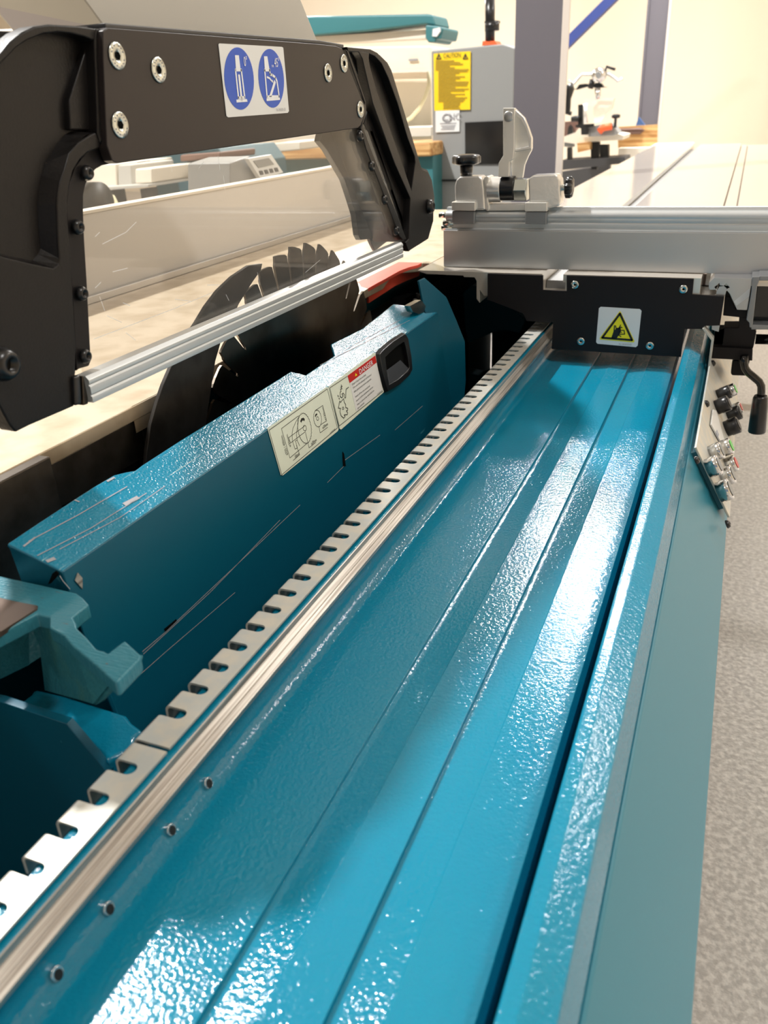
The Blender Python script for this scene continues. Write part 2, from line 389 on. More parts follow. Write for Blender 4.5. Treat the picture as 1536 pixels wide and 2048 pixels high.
# ------------------------------------------------------------------ BLADE COVER FLAP
cv=thing('blade_cover',(-.42,.9,.42),'dented teal hinged blade cover flap with two labels and a black recessed pull','blade cover')
ZV=CZ-.310
FK=.310/.303
fn=Vector((.427,0,.06)).normalized()
fp0=Vector((-.4486,0,ZV))
edge_back=[(15,1087),(70,1050),(137,1006),(185,975),(228,950),(252,944),(270,941),(286,929),(365,878),(450,825),(581,743),(596,746),(611,750),(669,711),(662,688),(725,657),(787,608)]
tn=Vector((math.sin(math.radians(27)),0,math.cos(math.radians(27)))); tp0=Vector((-.4486,0,ZV))
def onT(a,b,off=0.): return onP(a,b,tp0+tn*off,tn)
def TZ(x,y): return Vector((x,y,ZV+(-.4486-x)*tn.x/tn.z))
top=[onT(a,b) for a,b in edge_back]
poly=top+[onT(826,612),onT(851,626)]+[TZ(-.4486,y*FK) for y in (1.285,1.0,.7,.45,.402)]
ob=MB().prism(poly,tn*-.004).build('flap_top','teal_top',cv,bevel=.0012)
def FPt(y,z): return Vector((-.4486+(ZV-z)*.14,y*FK,z))
fr=[FPt(.402,ZV-.0005),FPt(1.285,ZV-.0005),FPt(1.36,ZV+.005),FPt(1.375,ZV+.02),FPt(1.44,ZV+.012),FPt(1.50,ZV-.03),FPt(1.56,ZV-.09),FPt(1.565,ZV-.20),FPt(1.50,.25),FPt(.42,.25),FPt(.40,ZV-.08)]
fr1=[FPt(.402,ZV-.0005),FPt(1.290,ZV-.0005),FPt(1.300,ZV-.06),FPt(1.305,ZV-.2),FPt(1.30,.25),FPt(.42,.25),FPt(.40,ZV-.08)]
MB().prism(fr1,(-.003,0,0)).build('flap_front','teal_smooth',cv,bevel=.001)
# turned-in far end of the flap
def q(a,b,X): return onX(a,b,X)
ee=[(868,640),(851,626),(838,562),(850,556),(893,594),(913,640),(930,683),(932,760),(926,830),(868,960),(876,760)]
e3=[]
for a,b in ee:
    # plane turning back from the front face (normal mostly towards -x/+y)
    e3.append(onP(a,b,(-.446,1.32,ZV),Vector((.93,-.36,.12)).normalized()))
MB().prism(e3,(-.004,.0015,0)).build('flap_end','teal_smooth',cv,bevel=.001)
# near end face with the dent
nf=[Vector((-.4486,.411,ZV-.001)),top[0]+Vector((.001,-.001,-.001)),Vector((top[0].x,.440,.45)),Vector((-.39,.414,.45))]
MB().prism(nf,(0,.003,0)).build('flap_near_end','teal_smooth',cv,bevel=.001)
MB().prism([onP(a,b,(-.4486,.4105,ZV),Vector((.3,-.95,.05)).normalized()) for a,b in [(97,1168),(106,1146),(113,1141),(119,1147),(112,1156),(103,1166)]],(0,-.0008,0)).build('dent_gap','void',cv)
MB().prism([FPt(.409,ZV-.012)+Vector((.0007,0,0)),FPt(.414,ZV-.008)+Vector((.0007,0,0)),FPt(.4165,ZV-.014)+Vector((.0007,0,0)),FPt(.413,ZV-.022)+Vector((.0007,0,0))],(.0006,0,0)).build('bare_metal_chip','steel_rail',cv)
fN=Vector((1,0,.14)).normalized()
def onF(a,b,off=0.): return onP(a,b,fp0+fN*off,fN)
def c6(pts): return [(400+a*.32552,400+b*.32544) for a,b in pts]
def lab(pts,off): return [onF(a,b,off) for a,b in c6(pts)]
# cuts and gouges
MB().prism([onF(a,b,.0005) for a,b in c6([(875,1545),(885,1560),(895,1635),(880,1637),(876,1590)])],(.0003,0,0)).build('gouge','void',cv)
MB().prism([onF(a,b,.0005) for a,b in [(328,1258),(352,1238),(353,1242),(331,1263)]],(.0003,0,0)).build('gouge','void',cv)
s=MB()
for pts in [[(285,1303),(330,1265),(600,1010)],[(287,1308),(420,1185),(560,1040)],[(268,1360),(330,1305),(470,1185)],[(690,920),(760,870)],[(790,860),(845,812)],[(655,965),(688,932)],[(120,1152),(126,1162),(140,1178)]]:
    s.ribbon([onF(a,b,.0006) for a,b in pts],.0007,fN)
s.build('paint_scratches','ink_grey',cv)
for l,w_ in [([(58,1082),(156,1030),(254,973)],.0008),([(75,1111),(182,1056),(293,986)],.0007),([(120,1098),(240,1035),(330,972)],.0006),([(48,1092),(70,1075)],.0015),([(250,1008),(275,995)],.004),([(95,1122),(108,1117)],.003),([(215,962),(228,955)],.002),([(150,1000),(158,1003)],.0015),([(640,730),(820,640)],.0006),([(690,700),(800,640)],.0005)]:
    MB().ribbon([onT(a,b,.0006) for a,b in l],w_,tn).build('top_scratch','ink_grey',cv)
# label 1 : blade size diagram
l1=MB().prism(lab([(413,1405),(420,1398),(776,1150),(788,1152),(850,1408),(845,1420),(508,1692),(495,1690)],.0006),(.0004,0,0)).build('size_label','label_cream',cv,label='cream label with blade size drawing')
k=MB(); W=.0007
def z6(pts): return [(520+a/7.68,740+b/7.68) for a,b in pts]
def st(pts,w=W,closed=False): k.ribbon([onF(a,b,.0012) for a,b in z6(pts)],w,fN,closed=closed)
st([(140,925),(1035,290),(1190,890),(335,1610)],.0008,True)
def ell(cx,cy,rx,ry,n,rot,teeth=0,a0=0,a1=360):
    o=[]
    for i in range(n+1):
        a=math.radians(a0+(a1-a0)*i/n); rr=1+(.06 if teeth and i%2 else 0)
        x=rx*rr*math.cos(a); y=ry*rr*math.sin(a)
        o.append((cx+x*math.cos(rot)-y*math.sin(rot),cy+x*math.sin(rot)+y*math.cos(rot)))
    return o
st(ell(685,895,100,225,56,-.12,1))
st(ell(688,892,26,42,16,-.1))
st(ell(885,745,58,125,36,-.1,1)); st(ell(885,745,17,28,14,-.1))
st([(590,705),(330,900),(460,1350),(720,1130)]); st([(600,720),(555,790),(505,900),(492,990),(500,1080)]); st([(600,705),(560,1000),(575,1090)])
st([(680,865),(440,1040),(470,1120),(700,945)]); st([(500,1090),(540,1215),(575,1195),(545,1090),(570,1075),(610,1165)])
st([(560,1160),(610,1300),(510,1390)]); st([(700,960),(755,1195),(860,1110)],.0007)
st([(845,625),(965,545),(1025,780),(930,840)]); st([(905,860),(925,965),(1040,880)])
k.ribbon([onF(a,b,.0012) for a,b in z6([(630,790),(640,762),(665,752),(680,765)])],.0030,fN)
k.ribbon([onF(a,b,.0012) for a,b in z6([(852,710),(858,690),(875,678)])],.0022,fN)
def ftext(mb,txt,p0,p1,hpx,nrm=fN,fit=True,size=None,pl=None,lift=.0013,up=None):
    """text whose baseline runs from pixel p0 to pixel p1 on the flap face"""
    pl=pl or (lambda a,b: onF(a,b,0))
    a=pl(*p0); b_=pl(*p1); u=(b_-a); L_=u.length; u.normalize(); v=Vector(nrm).cross(u)
    if up is not None and v.dot(up)<0: v=-v
    n=len(txt)*.56; size=size or hpx
    sx=L_/(n*size)
    mb.text(txt,a,u,v,size,lift if u.cross(v).dot(nrm)>0 else -lift,sx=sx)
fz=lambda x,y:(520+x/7.68,740+y/7.68)
ftext(k,'ø250 / 400mm',fz(418,1295),fz(318,955),.0068)
ftext(k,'ø30mm',fz(462,1175),fz(414,1000),.0055)
ftext(k,'10mm',fz(525,1365),fz(590,1310),.0062)
ftext(k,'ø30mm',fz(778,1155),fz(852,1095),.0055)
ftext(k,'ø120mm',fz(1005,770),fz(958,575),.0050)
ftext(k,'ø20mm',fz(950,910),fz(1025,850),.0055)
ftext(k,'Ref. 040-0012-000',fz(1062,985),fz(1165,895),.0026)
k.build('drawing','ink',l1)
# label 2 : danger
l2=MB().prism(lab([(789,1148),(797,1140),(1068,938),(1077,942),(1131,1172),(1126,1182),(865,1411),(856,1405)],.0006),(.0004,0,0)).build('danger_label','label_cream',cv,label='danger label with a red band')
def z7(pts): return [(650+a/7.68,680+b/7.68) for a,b in pts]
MB().prism([onF(a,b,.0011) for a,b in z7([(345,550),(770,238),(792,345),(378,662)])],(.0002,0,0)).build('red_band','label_red',l2)
MB().prism([onF(a,b,.0011) for a,b in z7([(378,664),(792,347),(890,775),(478,1100)])],(.0001,0,0)).build('text_panel','label_white',l2)
s=MB(); fy=lambda x,y:(650+x/7.68,680+y/7.68)
ftext(s,'DANGER',fy(512,532),fy(688,400),.0095,lift=.0018); s.build('danger_word','white_print',l2)
MB().prism([onF(a,b,.0015) for a,b in z7([(462,560),(468,508),(496,538)])],(.0002,0,0)).build('hazard_triangle','label_yellow',l2)
s=MB()
lines=['Danger of injury from tool blade','Only work with undamaged and functional','safety guards and protection equipment.','Switch off the main switch and','secure it before maintenance work so','that it cannot be switched on','again unintentionally.']
y0s=[(400,700,690,492),(415,752,770,490),(430,812,785,540),(450,890,752,655),(465,950,800,665),(482,1008,830,705),(485,1066,640,930)]
for t,(a,b_,c,d) in zip(lines,y0s): ftext(s,t,fy(a,b_),fy(c,d),.0036,lift=.0016)
def st7(pts,w=.0008,closed=False): s.ribbon([onF(a,b,.0014) for a,b in z7(pts)],w,fN,closed=closed)
st7([(75,735),(340,560)]); st7([(220,1320),(885,790)]); st7([(75,735),(220,1320)])
st7([(250,690),(265,715),(245,720),(262,750),(240,755),(250,790),(235,800),(235,870),(262,885),(280,860),(262,830),(280,815),(300,840),(305,890),(320,885),(325,755),(365,725)],.0010)
st7([(230,935),(240,960),(285,900),(300,960),(320,990),(318,1035),(352,1050),(348,1080),(330,1085),(350,1120),(345,1145),(295,1150),(310,1175),(290,1200),(250,1165),(232,1100),(240,1050),(205,1045),(215,1010),(222,960)],.0010,True)
st7(ell(278,1048,12,18,12,0)); st7([(200,850),(207,870)],.0015); st7([(216,895),(224,905)],.0015)
ftext(s,'Ref. 040-0001-000',fy(790,845),fy(885,770),.0022,lift=.0014)
s.build('printing','ink',l2)
# recessed pull
rc=MB(); o_=[(1105,948),(1135,915),(1190,868),(1262,822),(1280,850),(1300,960),(1307,1040),(1290,1075),(1225,1135),(1157,1175),(1145,1140),(1120,1040)]
i_=[(1140,965),(1165,940),(1205,905),(1255,870),(1265,900),(1280,975),(1288,1030),(1272,1055),(1215,1105),(1162,1135),(1155,1100),(1145,1020)]
O=[onF(a,b,.0065) for a,b in c6(o_)]; I=[onF(a,b,.0065) for a,b in c6(i_)]; O2=[v-fN*.007+ (v-sum(O,Vector())/len(O))*.06 for v in O]; I2=[v-fN*.0080 for v in I]
n=len(O); rc.add(O+I+O2+I2,[[i,(i+1)%n,n+(i+1)%n,n+i] for i in range(n)]+[[i,2*n+i,2*n+(i+1)%n,(i+1)%n] for i in range(n)]+[[n+i,n+(i+1)%n,3*n+(i+1)%n,3*n+i] for i in range(n)])
pull=rc.build('pull_frame','black_plastic',cv,bevel=.0008)
MB().prism([v-fN*.006 for v in I],(-.0004,0,0)).build('pull_pocket','void',pull)
MB().prism([onF(a,b,.0045) for a,b in c6([(1145,1050),(1232,985),(1285,1040),(1265,1062),(1212,1105),(1162,1135)])],(-.0006,0,0)).build('pull_ramp','grey_plastic',pull)

# ------------------------------------------------------------------ LEFT FOREGROUND CASTINGS
brk=thing('trunnion_bracket',(-.55,.5,.66),'teal rough cast bracket with a hooked end in the left foreground','cast bracket')
def c3(pts): return [(a/4.453,1100+b/4.453) for a,b in pts]
ZB=.847
bp=c3([(-150,200),(0,228),(410,318),(680,382),(740,425),(792,483),(645,598),(678,650),(680,690),(770,775),(860,880),(890,892),(925,898),(960,918),(1110,802),(1255,935),(1240,975),(1045,1175),(1010,1170),(870,1040),(640,850),(570,765),(440,690),(440,600),(330,570),(0,740),(-150,810)])
MB().prism(PZ(bp,ZB),(0,0,-.012)).build('top_face','teal_cast_ribbed',brk,bevel=.0015)
bo=c3([(-150,815),(0,745),(250,610),(340,580),(430,640),(560,775),(700,930),(1000,1180),(1050,1180),(1240,980),(1255,935)])
top_=PZ(bo,ZB-.010)
lo_px=c3([(-150,1150),(0,1135),(255,1010),(385,925),(415,1243),(560,1283),(700,1322),(850,1365),(905,1335),(1238,1000),(1252,958)])
low=[onY(a,b,v.y) for v,(a,b) in zip(top_,lo_px)]
mb=MB()
for i in range(len(top_)-1): mb.add([top_[i],top_[i+1],low[i+1],low[i]],[[0,1,2,3]])
mb.build('side_web','teal_cast',brk,solid=.003)
MB().prism(PZ(c3([(-150,385),(0,425),(200,470),(335,495),(330,520),(180,615),(0,730),(-150,800)]),ZB+.0015),(0,0,-.004)).build('machined_pad','machined',brk)
gs=thing('gusset_plate',(-.45,.4,.2),'teal welded gusset at the lower left beside the slotted strips','gusset')
gt=c3([(150,1370),(270,1280),(300,1228),(560,1285),(1130,1465),(1175,1530),(1280,1605),(1200,1660),(1190,1760),(1010,1850),(960,1880),(830,1760),(600,1530),(500,1480)])
MB().prism(PZ(gt,.735),(0,0,-.09)).build('gusset_block','teal',gs,bevel=.004)
gp=[onY(a,b,.352) for a,b in c3([(-400,1250),(0,1350),(590,1550),(960,1990),(960,3600),(-400,3600)])]
MB().prism(gp,(0,.0075,0)).build('front_plate','teal_smooth',gs,bevel=.0006)

# ------------------------------------------------------------------ GUARD HOOD
gd=thing('blade_guard',(-.53,.9,.95),'black framed overhead blade guard with a clear scratched window','blade guard')
XG=-.50
def g1(pts): return [(a/3.4133,b/3.4133) for a,b in pts]
def gA(pts): return [(a/6.4,30+b/6.4) for a,b in pts]
# near casting: backing plate, raised rim, pockets
rim_out=[(-260,330),(-230,230),(-150,150),(-70,100)]+gA([(0,500),(130,340),(280,220),(440,145),(620,118),(1000,140),(1240,155),(1300,175),(1330,250),(1340,700),(1370,1600),(1290,1650)])+[(192,305),(172,335),(160,385),(150,430)]+[(151,480),(154,600),(157,700),(150,752),(148,812),(60,850),(32,864),(20,850),(-60,700),(-260,640)]
back=PX(rim_out,XG-.014)
MB().prism(back,(-.006,0,0)).build('near_casting','black_cast',gd,bevel=.0008)
def ring(outer,inner,depth,name,m,bev=.0012):
    pass
# rim band (arched top edge)
band=gA([(0,640),(200,430),(360,320),(560,240),(740,220),(900,235),(1090,280),(1180,320),(1225,330),(1225,170),(1000,140),(620,118),(440,145),(280,220),(130,340),(0,500)])
band=[(-60,190)]+band+[(-60,165)] if False else band
MB().prism(PX([(-120,175),(-50,160)]+band[:9]+[band[9]]+band[10:]+[(-80,100),(-150,150)],XG),(-.016,0,0)).build('arched_rim','black_cast',gd,bevel=.0015,seg=3)
MB().prism(PX(gA([(1225,170),(1300,175),(1325,220),(1335,700),(1365,1610),(1290,1640),(1250,1500),(1250,1430),(1215,420),(1215,330)]),XG+.001),(-.017,0,0)).build('end_rib','black_cast',gd,bevel=.0015,seg=3)
# tapered inner wedge beside rib
MB().prism(PX(gA([(1120,370),(1212,360),(1245,1440),(1190,1480),(905,1470),(890,1090)]),XG-.008),(-.008,0,0)).build('inner_wedge','black_cast',gd,bevel=.0015)
# curved rim around window, lower part with pocket cut-out
win_in=[(213,325),(195,330),(183,345),(172,370),(167,400),(166,430)]
curve=gA([(1290,1640),(1230,1500),(1170,1520),(1000,1630),(880,1770)])+[(128,340),(120,362),(115,390),(114,410),(116,470),(119,517),(117,528),(107,536),(60,526),(0,511),(-120,480),(-260,560),(-60,700),(20,850),(32,864),(60,850),(148,812),(150,752),(153,700),(147,600),(141,497)]+[(136,440),(135,405),(139,372),(147,341),(160,320),(176,305),(200,296)]
MB().prism(PX(curve,XG),(-.016,0,0)).build('window_rim','black_cast',gd,bevel=.0015,seg=3)
wa=gA([(1190,1510),(1100,1540),(1000,1630),(880,1770)])+[(128,340),(120,362),(115,390),(114,410),(116,470),(119,517),(117,528),(107,536),(60,526),(0,511),(-120,480)]
wb_=gA([(910,1490),(830,1530),(740,1640),(640,1790)])+[(90,325),(83,352),(77,385),(75,410),(77,455),(81,497),(76,508),(64,521),(30,514),(0,507),(-120,474)]
mb=MB(); A1=PX(wa,XG-.0005); A2=PX(wb_,XG-.0138)
for i in range(len(A1)-1): mb.add([A1[i],A1[i+1],A2[i+1],A2[i]],[[0,1,2,3]])
mb.build('pocket_wall','black_cast',gd)
# black flange with screws carrying the pane
fl=[(228,326),(205,290),(176,300),(150,335),(138,370),(133,410),(138,490),(146,600),(151,690),(154,742),(158,738),(178,732),(182,722),(181,700),(178,640),(174,560),(169,480),(167,430),(167,390),(172,368),(181,351),(192,338),(205,331)]
MB().prism(PX(fl,XG-.006),(-.006,0,0)).build('pane_flange','black_plate',gd,bevel=.0008)
for a,b in [(172,346),(153,454),(161,587),(168,712)]: screw(gd,onX(a,b,XG-.0035),(1,0,0),.0062,'black_plastic','button_screw',dome=True)
screw(gd,onX(3,728,XG+.001),(1,0,0),.013,'black_plastic','bolt',dome=True)
# beam
beam=[(206,62),(216,55),(640,88),(672,92),(684,96),(692,115),(700,140),(722,195),(733,215),(728,232),(722,250),(716,256),(235,327),(225,322),(214,290),(207,120)]
XBm=XG+.006
bm_=MB().prism(PX(beam,XBm),(-.010,0,0)).build('front_beam','black_beam',gd,bevel=.001)
MB().prism([onX(212,57,XBm-.004),onX(640,88,XBm-.004),onX(688,96,XBm-.004),onX(688,96,XBm-.004)+Vector((-.10,0,.0)),onX(212,57,XBm-.004)+Vector((-.10,0,0))],(0,0,.004)).build('top_cover','dark_grey',gd,bevel=.001)
for a,b in [(233,112),(316,140),(239,250),(687,127),(655,146),(720,219)]:
    c=onX(a,b,XBm); sc_=screw(gd,c,(1,0,0),.0105,'zinc','countersunk_screw',h=.0016)
    mb=MB(); hx=[Vector((XBm+.0018,c.y+.0031*math.cos(t*math.pi/3),c.z+.0031*math.sin(t*math.pi/3))) for t in range(6)]
    mb.prism(hx,(-.0002,0,0)); mb.build('socket','void',sc_)
    mb=MB()
    for t in range(16):
        if t%4==0: continue
        a_=t*math.pi/8; mb.box((XBm+.0015,c.y+.0078*math.cos(a_)-.0006,c.z+.0078*math.sin(a_)-.0006),(XBm+.0019,c.y+.0078*math.cos(a_)+.0006,c.z+.0078*math.sin(a_)+.0006))
    mb.build('knurl_mark','ink_grey',sc_)
# blue pictogram label
def zb(pts): return [(430+a/9.6,80+b/9.6) for a,b in pts]
def BX(pts,off): return PX(zb(pts),XBm+off)
lb=MB().prism(BX([(62,90),(80,66),(1280,132),(1305,150),(1415,1365),(1390,1400),(250,1485),(215,1460)],.0003),(.0004,0,0)).build('pictogram_label','label_white',gd,label='white square label with two blue discs')
MB().prism(BX(ell(460,740,282,600,40,-.075)[:-1],.0008),(.0002,0,0)).build('blue_disc','label_blue',lb)
MB().prism(BX(ell(1077,736,243,566,40,-.075)[:-1],.0008),(.0002,0,0)).build('blue_disc','label_blue',lb)
s=MB()
def bs(pts,w=.0022,closed=False): s.ribbon(BX(pts,.0013),w,(1,0,0),closed=closed)
def bf(pts): s.add(BX(pts,.0013),[list(range(len(pts)))])
bf([(382,290),(458,293),(490,550),(402,550)]); bf([(410,1145),(612,1132),(625,1185),(415,1200)])
def xt(mb,t,p0,p1,size,off):
    a=onX(*p0,XBm);b_=onX(*p1,XBm);u=b_-a;L_=u.length;u.normalize();mb.text(t,a,u,Vector((0,0,1)),size,off,sx=L_/(len(t)*.56*size))
zz=lambda x,y:(430+x/9.6,80+y/9.6)
xt(s,'0°',zz(535,505),zz(625,500),.0125,.0016)
bs([(395,575),(505,575),(570,1100),(452,1112)],.0026,True); bs([(463,685),(512,1150)],.0036)
s.build('pictogram','white_print',lb); s=MB()
bf([(940,312),(1005,312),(1045,560),(955,560)]); bs([(955,578),(1050,578),(1060,660),(1100,672),(1160,720),(1190,790),(1232,1085),(1000,1090)],.0026,True)
bs([(1150,805),(1052,1120)],.0038); bf([(988,1120),(1245,1105),(1250,1150),(992,1172)])
bs([(1000,712),(1050,735),(1092,790)],.0020); bf([(1075,790),(1110,765),(1120,825)])
def xt(mb,t,p0,p1,size,off): 
    a=onX(*p0,XBm);b_=onX(*p1,XBm);u=b_-a;L_=u.length;u.normalize();mb.text(t,a,u,Vector((0,0,1)),size,off,sx=L_/(len(t)*.56*size))
zz=lambda x,y:(430+x/9.6,80+y/9.6)
xt(s,'45°',zz(1122,520),zz(1240,515),.0125,.0016); xt(s,'max.',zz(1066,522),zz(1118,520),.0045,.0016)
s.build('pictogram','white_print',lb)
s=MB(); xt(s,'Ref. 040-0001-200',zz(1160,1368),zz(1385,1355),.0042,.0016); s.build('small_print','ink_grey',lb)
MB().prism([v+Vector((-.062,0,0)) for v in back],(-.006,0,0)).build('rear_casting','black_cast',gd,bevel=.0008)
MB().prism([v+Vector((-.082,0,0)) for v in PX(beam,XBm)],(-.006,0,0)).build('rear_beam','black_beam',gd,bevel=.001)
# window pane, bottom strip
pane=[(200,300),(716,250),(735,262),(812,478),(812,490),(172,756),(160,700),(152,420),(170,345)]
MB().prism(PX(pane,XG-.0065),(-.003,0,0)).build('window_pane','pane',gd)
s=MB()
def ps(pts,w=.0005): MB().ribbon(PX(pts,XG-.0060),w,(1,0,0)).build('pane_scratch','white_print',gd)
c5=lambda p:[(a/3.4133,400+b/3.4133) for a,b in p]
for l in [[(700,300),(860,220),(930,150)],[(640,950),(1180,745),(1450,632)],[(680,660),(715,755)],[(730,790),(830,835)],[(860,905),(925,958)],[(1195,678),(1300,690)],[(840,702),(888,722)],[(650,600),(690,560)],[(770,490),(870,465)],[(650,250),(680,220)],[(1415,580),(1500,580)]]: ps(c5(l))
for l in [[(436,312),(440,340)],[(342,321),(344,343)],[(398,336),(408,323)],[(275,325),(300,321)],[(447,352),(450,380)],[(515,545),(520,570)],[(452,589),(458,601)],[(611,545),(640,520)]]: ps(l,.0004)
sp0=onX(176,753,XG+.008); sp1=onX(806,480,XG+.008); zt_,zb_=.9870,.9655
SS=1.14
st_prof=[(0,0),(0,.0045),(-.0012,.0052),(-.0012,.0060),(0,.0067),(0,.0125),(-.0012,.0132),(-.0012,.0140),(0,.0147),(0,.0175),(-.003,.0205),(-.014,.0205),(-.014,0)]
mb=MB(); ya_,yb_=sp0.y,sp1.y
mb.prism([(XG+.008+x,ya_,.9542+z*SS) for x,z in st_prof],(0,yb_-ya_,0)); mb.build('bottom_strip','alu_strip',gd,bevel=.0003,seg=1)
MB().prism(PX([(149,753),(162,750),(165,808),(152,812)],XG+.004),(-.012,0,0)).build('strip_stop','black_plastic',gd,bevel=.002)
MB().prism(PX([(165,752),(175,752),(177,808),(167,811)],XG+.003),(-.008,0,0)).build('strip_end_cap','steel_side',gd,bevel=.001)
# far casting
far=[(697,100),(705,97),(735,99),(760,110),(775,125),(783,140),(820,260),(843,335),(855,340),(864,360),(869,395),(866,430),(855,470),(848,480),(838,486),(818,503),(812,490),(805,470),(735,262),(728,248),(734,232),(737,215),(732,190)]
fc0=PX(far,XG-.012)
MB().prism([v+Vector((-.062,0,0)) for v in fc0],(-.006,0,0)).build('rear_casting','black_cast',gd,bevel=.0008)
MB().prism(fc0,(-.008,0,0)).build('far_casting','black_cast',gd,bevel=.0008)
c2=lambda p:[(620+a/4.4536,60+b/4.4521) for a,b in p]
# raised ribs (outer rim, centre rib, inner rim, lower boss)
def rib(px,name='cast_rib',top=0.0,t=.014): MB().prism(PX(px,XG+top),(-t,0,0)).build(name,'black_cast',gd,bevel=.0012,seg=2)
rib(c2([(330,150),(540,170),(600,200),(660,260),(720,350),(940,1080),(935,1130),(870,960),(780,650),(700,430),(640,300),(580,230),(530,210),(450,195),(340,190)]))
rib(c2([(430,185),(530,205),(525,260),(540,340),(600,560),(720,900),(820,1180),(905,1430),(940,1180),(930,1080),(1000,1240),(1050,1260),(1085,1330),(1105,1480),(1100,1700),(1055,1860),(985,1905),(880,1970),(850,1890),(880,1860),(895,1500),(760,1200),(560,650),(470,260)]),'far_rib')
rib(c2([(320,170),(345,190),(430,430),(500,640),(505,740),(470,850),(560,1100),(700,1450),(860,1860),(830,1870),(800,1840),(640,1420),(500,1060),(455,880),(480,760),(490,650)]),'inner_rim',.001)
MB().prism(PX(c2([(1010,1240),(1050,1255),(1085,1330),(1105,1480),(1100,1700),(1055,1860),(1085,1560),(1060,1400)]),XG-.002),(-.05,0,0)).build('round_boss','black_cast',gd,bevel=.002)
rear=[(640,282),(655,300),(690,360),(703,400),(712,430),(717,470),(722,480),(740,478),(800,478),(812,490),(835,480),(790,300),(735,200),(660,200)]
MB().prism(PX(rear,XG-.07),(-.01,0,0)).build('rear_plate','black_cast',gd,bevel=.001)
MB().prism(PX([(735,262),(745,262),(820,480),(812,484)],XG-.012),(-.06,0,0)).build('end_wall','black_cast',gd)
for a,b in [(717,272),(740,332),(766,399),(790,461)]: screw(gd,onX(a,b,XG-.0035),(1,0,0),.0075,'black_plastic','button_screw',dome=True)
screw(gd,onX(857,413,XG+.001),(1,0,0),.012,'black_plastic','bolt',dome=True)
# hood / extraction arm above
hd=thing('extraction_arm',(-.7,1.0,1.25),'light grey sheet metal extraction arm rising behind the black guard beam','guard arm')
hp=[(255,120),(215,62),(166,-5),(-140,-450),(430,-450),(602,0),(641,96),(650,120)]
MB().prism(PX(hp,-.63),(-.118,0,0)).build('side_sheet','hood_grey',hd,bevel=.002)
A_,B_,C_=onX(215,62,-.632),onX(166,-5,-.632),onX(-140,-450,-.632)
MB().prism([A_,C_,C_+Vector((-.112,-.002,0)),A_+Vector((-.112,-.002,0))],(0,-.003,0)).build('near_sheet','hood_side',hd)

# ------------------------------------------------------------------ RIP FENCE
rf=thing('rip_fence',(-1.0,1.6,.9),'tall pale grey rip fence standing on the cast table, seen through the guard window','rip fence')
MB().box((-.987,.75,.9005),(-1.012,2.21,1.036)).build('fence_face','fence_beige',rf,bevel=.001)
MB().box((-.984,.75,1.0365),(-1.016,2.21,1.041)).build('top_edge','off_white',rf)
MB().box((-.975,.75,.9005),(-.9865,2.21,.912)).build('foot_rail','alu',rf,bevel=.001)
dro=thing('position_display',(-1.3,1.95,.9),'grey position display box standing behind the pale rip fence','display')
MB().prism(PX([(461,325),(500,312),(545,345),(545,420),(461,420)],-1.12),(-.12,0,0)).build('housing','cab_grey',dro,bevel=.004)
pn=MB().prism(PX([(496,317),(543,309),(567,345),(530,356),(520,355)],-1.10),(-.012,0,0)).build('panel','label_white',dro,bevel=.001)
MB().prism(PX([(507,322),(538,316),(549,329),(518,336)],-1.098),(-.002,0,0)).build('screen','cab_grey',pn)
s=MB()
for a,b in [(523,345),(533,343),(543,341),(553,339)]: s.prism(PX([(a-4,b-3),(a+2,b-4),(a+5,b+4),(a-1,b+5)],-1.098),(-.002,0,0))
s.build('keys','grey_plastic',pn)

# ------------------------------------------------------------------ SLIDING TABLE + END PLATE
YS=1.46
sl=thing('sliding_table',(-.2,3.5,.8),'long pale anodised aluminium sliding table with T slots and a black end plate','sliding table')
def sw(px,name,m,bev=.0006,y=YS+.002,L_=4.2,**kw): return MB().prism(PY(px,y),(0,L_,0)).build(name,m,sl,bevel=bev,**kw)
def zp(x,z): return (x,YS+.002,z)
prof=[zp(-.5365,.9),zp(-.3050,.9),zp(-.3050,.887),zp(-.3080,.887),zp(-.3080,.866),zp(-.2640,.866),zp(-.2640,.887),zp(-.2690,.887),zp(-.2690,.9),zp(-.0440,.9),zp(-.0440,.862),zp(-.41,.858),zp(-.418,.868),zp(-.418,.845),zp(-.424,.852),zp(-.424,.884),zp(-.428,.890),zp(-.448,.890),zp(-.449,.8925),zp(-.520,.8935),zp(-.5365,.8985)]
MB().prism(prof,(0,4.2,0)).build('table_extrusion','anodised',sl,bevel=.0005,seg=1)
MB().prism([zp(-.0070,.9),zp(.175,.9),zp(.175,.891),zp(-.0070,.889)],(0,4.0,0)).build('outer_deck','anodised',sl,bevel=.0005,seg=1)
MB().box((-.0440,YS+.03,.8625),(-.0070,YS+4.1,.868)).build('slot_floor','anodised',sl)
MB().box((-.0395,YS+.10,.870),(-.0115,YS+4.1,.8975)).build('cover_strip','anodised',sl)
MB().box((-.3070,YS+.05,.8661),(-.2650,YS+4.1,.880)).build('slot_shade_box','foot_grey',sl)  # bare metal box in a darker tone, painting the shade of the slot bottom
MB().box((-.0439,YS+.10,.870),(-.0397,YS+4.1,.889)).build('gap_shade_strip','machined',sl); MB().box((-.0113,YS+.10,.870),(-.0071,YS+4.1,.889)).build('gap_shade_strip','machined',sl)  # thin dark strips added to paint the shaded grooves beside the gap
plt=[(976,546),(1087,550),(1087,579),(1134,581),(1134,550),(1388,557),(1385,588),(1449,592),(1440,650),(1409,651),(1405,657),(1370,657),(1362,713),(1104,697),(1107,644),(1054,641),(1047,626),(1014,613),(976,599)]
MB().prism(PY(plt,YS),(0,-.004,0)).build('end_plate','black_plate',sl,bevel=.0006)
